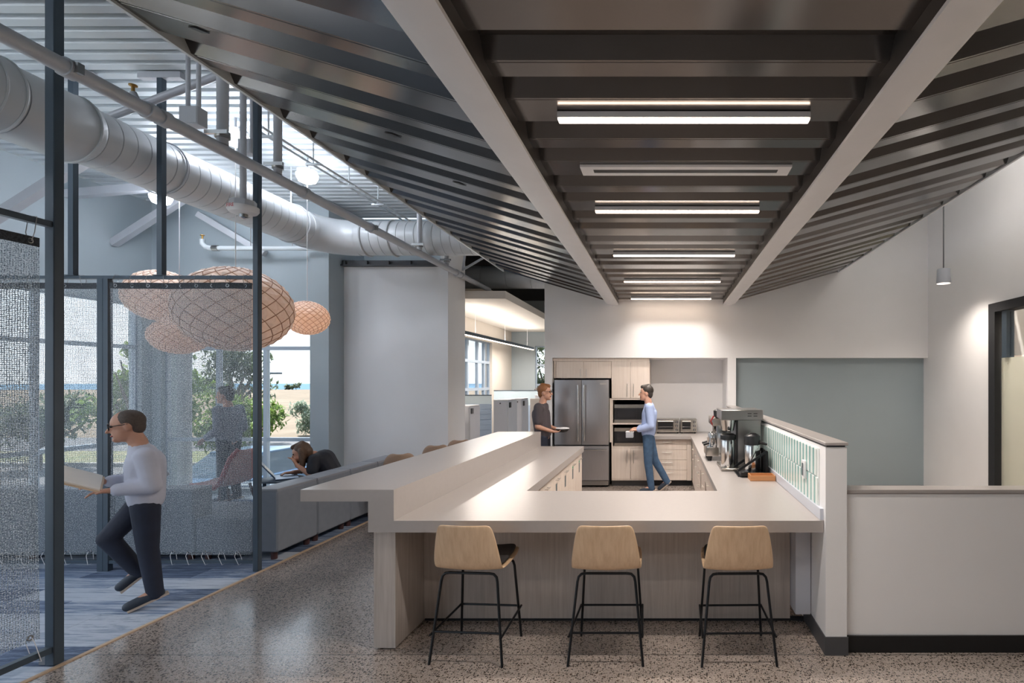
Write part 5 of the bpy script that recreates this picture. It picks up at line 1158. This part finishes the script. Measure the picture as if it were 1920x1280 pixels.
# figure standing behind the mesh and a head over the far partition
ym = 7.0; X = -5.72
X = -6.42; ym = 7.85
person('person in a grey top standing behind the mesh curtain', dict(base=(X, ym, 0.003), fwd=(-1, -0.3, -0.2), head=(X - 0.06, ym, 1.58), neck=(X - 0.01, ym, 1.43), chest=(X + 0.01, ym, 1.26), pelvis=(X, ym, 0.96),
    shL=(X, ym - 0.19, 1.37), shR=(X, ym + 0.19, 1.37), elL=(X + 0.03, ym - 0.23, 1.09), wrL=(X - 0.17, ym - 0.20, 0.97), elR=(X + 0.03, ym + 0.23, 1.09), wrR=(X - 0.15, ym + 0.2, 0.97),
    hipL=(X, ym - 0.09, 0.91), hipR=(X, ym + 0.09, 0.91), knL=(X - 0.02, ym - 0.09, 0.50), knR=(X + 0.0, ym + 0.09, 0.50), anL=(X, ym - 0.09, 0.10), anR=(X + 0.05, ym + 0.09, 0.10), toL=(X - 0.15, ym - 0.1, 0.045), toR=(X - 0.10, ym + 0.1, 0.045)),
    'shirt_grey', 'navy', 'hair_dark', 'skin', 'long')
ym = 14.2; X = -3.40
person('dark haired person at a desk, only the head shows over the partition', dict(base=(X, ym, 0), fwd=(0, 1, 0), head=(X, ym, 1.49), neck=(X, ym - 0.02, 1.34), chest=(X, ym - 0.03, 1.17), pelvis=(X, ym - 0.05, 0.87),
    shL=(X - 0.19, ym, 1.28), shR=(X + 0.19, ym, 1.28), elL=(X - 0.22, ym, 1.0), wrL=(X - 0.15, ym + 0.2, 0.95), elR=(X + 0.22, ym, 1.0), wrR=(X + 0.15, ym + 0.2, 0.95),
    hipL=(X - 0.09, ym, 0.82), hipR=(X + 0.09, ym, 0.82), knL=(X - 0.1, ym, 0.45), knR=(X + 0.1, ym, 0.45), anL=(X - 0.1, ym, 0.09), anR=(X + 0.1, ym, 0.09), toL=(X - 0.1, ym + 0.15, 0.04), toR=(X + 0.1, ym + 0.15, 0.04)),
    'shirt_grey', 'navy', 'hair_dark', 'skin', 'long')

# ------------------------------------------------------------------ outdoors
GZ = -1.3
def gp(name, x0, x1, y0, y1, z, m, label, cat): return st(name, box(BM(), x0, x1, y0, y1, z - 0.3, z), m, label, cat)
gp('ground', -400, 300, -120, 236, GZ, 'dry_field', 'dry pale grass field stretching to the shore', 'field')
gp('sea', -3000, 3000, 237, 3500, GZ - 4, 'sea', 'pale blue sea on the horizon', 'sea')
gp('patio', -11.0, -3.0, -2.5, 10.2, -0.35, 'concrete', 'pale concrete walk outside the lounge windows', 'pavement')
gp('bounce_paving', -14, 12, -14, -2.55, -0.06, 'concrete', 'unseen pale paving added behind the camera to bounce light', 'pavement')  # unseen paving, added to bounce sunlight up to the ceilings
gp('parking', -40, -2, 10.2, 19.5, GZ + 0.03, 'asphalt', 'grey asphalt parking outside the window', 'pavement')
gp('verge', -60, 5, 19.5, 23.5, GZ + 0.06, 'verge', 'green and straw coloured verge beyond the parking', 'grass')
gp('road', -80, 30, 23.5, 29.5, GZ + 0.04, 'asphalt', 'grey road behind the verge', 'road')
gp('parking_side', -40, -11.0, -2.5, 10.2, GZ + 0.03, 'verge', 'grassy bank outside the left windows', 'grass')
gp('road_side', -36, -28, -60, 19.5, GZ + 0.05, 'asphalt', 'road seen through the left windows', 'road')
st('kerb', box(BM(), -60, 5, 19.3, 19.5, GZ, GZ + 0.15), 'kerb', 'pale kerb along the parking', 'kerb')
b = BM(); lathe(b, [(0.17, -0.35), (0.17, 3.4)], (-8.69, 9.55, 0), 24)
tag(mk('porch_column', b, 'column_grey'), 'round grey column outside the lounge corner', 'column')
def tree(label, x, y, z0, h, cr, ch, m, nl, seed, trunk=0.16, ls=0.16):
    rnd = random.Random(seed); t = thing('tree', label, 'tree', (x, y, z0), 'trees outside the windows')
    b = BM(); fork = z0 + h*0.35
    tube(b, [(x, y, z0), (x + 0.05, y, z0 + h*0.18), (x, y, fork)], [trunk, trunk*0.8, trunk*0.7], 10)
    tips = []
    for q in range(7):
        a = q*2.4 + rnd.random(); rr = cr*(0.35 + 0.4*rnd.random()); tip = Vector((x + rr*math.cos(a), y + rr*math.sin(a), z0 + h - ch*(0.2 + 0.6*rnd.random()))); tips.append(tip)
        md = Vector((x, y, fork)).lerp(tip, 0.5) + Vector((0, 0, -0.1)); tube(b, [(x, y, fork - 0.1), md, tip], [trunk*0.55, trunk*0.35, trunk*0.12], 7)
    mk('trunk', b, 'bark', t)
    b = BM(); cen = Vector((x, y, z0 + h - ch/2))
    blobs = [(cen + Vector((rnd.uniform(-1, 1)*cr*0.65, rnd.uniform(-1, 1)*cr*0.65, rnd.uniform(-1, 1)*ch*0.36)), rnd.uniform(0.28, 0.45)*cr) for _ in range(16)]
    for _ in range(nl):
        c, r = rnd.choice(blobs); d = Vector((rnd.gauss(0, 1), rnd.gauss(0, 1), rnd.gauss(0, 0.8))).normalized()*r*rnd.random()**0.4; p = c + d
        u = Vector((rnd.gauss(0, 1), rnd.gauss(0, 1), rnd.gauss(0, 1))).normalized(); v = frame_of(u)[0]; s = ls*rnd.uniform(0.6, 1.2)
        b.faces.new([b.verts.new(p + u*s), b.verts.new(p + v*s*0.4), b.verts.new(p - u*s), b.verts.new(p - v*s*0.4)])
    o = mk('foliage', b, m, t); o['kind'] = 'stuff'
    return t
tree('bright green tree outside the window behind the large globe', -16.1, 19.9, GZ, 2.7, 1.75, 1.9, 'leaf_bright', 5000, 1, 0.13, 0.13)
tree('tall grey green tree behind the bright green one', -21.6, 26.5, GZ, 5.0, 1.9, 3.0, 'leaf_dull', 2600, 2, 0.2, 0.16)
tree('leafy tree outside the corner of the left windows', -15.5, 15.8, GZ, 4.5, 1.25, 3.2, 'leaf_bright', 3200, 3, 0.14, 0.15)
tree('low leafy tree farther left outside the side window', -21.8, 18.5, GZ, 2.6, 1.6, 1.6, 'leaf_dull', 2500, 4, 0.14, 0.15)
tree('tree outside the far office window', -5.2, 24.5, GZ, 5.6, 1.5, 3.4, 'leaf_dull', 3000, 5)
tree('sage shrub on the verge outside the window', -20.2, 30.5, GZ, 2.0, 1.2, 1.9, 'leaf_sage', 2500, 6, 0.06, 0.14)
for i in range(7):
    tree('small dark bush on the field edge by the sea, ' + ['leftmost', 'second from left', 'third from left', 'fourth from left', 'fifth from left', 'sixth from left', 'rightmost'][i], -178 + i*7.2, 226 + (i % 3)*3, GZ, 2.0 + (i % 2)*0.8, 2.2, 2.0, 'leaf_dull', 250, 20 + i, 0.1, 0.7)
lp = thing('lamp_post', 'tall grey parking lamp post outside the window', 'lamp post', (-16.7, 22.3, GZ))
mk('pole', lathe(BM(), [(0.12, 0), (0.09, 0.3), (0.06, 3.5)], (-16.7, 22.3, GZ), 12), 'frame_dark', lp); mk('head', bev(box(BM(), -16.5, -16.1, 22.15, 22.45, GZ + 3.42, GZ + 3.50), 0.02, 1), 'frame_dark', lp); mk('arm', bar(BM(), (-16.7, 22.3, GZ + 3.46), (-16.4, 22.3, GZ + 3.46), 0.05, 0.05), 'frame_dark', lp)
def car(label, x, y, rz, m):
    t = thing('car', label, 'car', (0, 0, 0), 'cars parked outside')
    side = [(-2.1, 0.30), (2.1, 0.30), (2.15, 0.62), (1.9, 0.82), (0.95, 0.92), (-1.75, 0.95), (-2.12, 0.85)]
    mk('body', bev(prism(BM(), side, -0.86, 0.86), 0.07, 3), m, t)
    cab = [(0.95, 0.90), (0.25, 1.38), (-0.95, 1.42), (-1.70, 0.93)]
    b = BM(); A = [b.verts.new((p[0], -0.80 if p[1] < 1 else -0.62, p[1])) for p in cab]; B = [b.verts.new((p[0], 0.80 if p[1] < 1 else 0.62, p[1])) for p in cab]; skin(b, [A, B]); mk('windows', b, 'car_glass', t)
    mk('roof', bev(box(BM(), -0.98, 0.26, -0.63, 0.63, 1.385, 1.44), 0.02, 2), m, t)
    for xx in (-1.35, 1.35):
        for yy in (-0.82, 0.82): mk('wheel', tube(BM(), [(xx, yy - 0.1, 0.32), (xx, yy + 0.1, 0.32)], 0.32, 20), 'tyre', t)
    for yy in (-0.62, 0.62): mk('tail_light', bev(box(BM(), -2.16, -2.02, yy - 0.18, yy + 0.18, 0.66, 0.82), 0.02, 1), 'tail', t)
    t.location = (x, y, GZ + 0.03); t.rotation_euler = (0, 0, R(rz))
car('blue car parked outside, left of the woman', -9.9, 13.3, 90, 'car_a'); car('pale silver car parked outside behind the woman', -10.2, 18.0, 90, 'car_b')
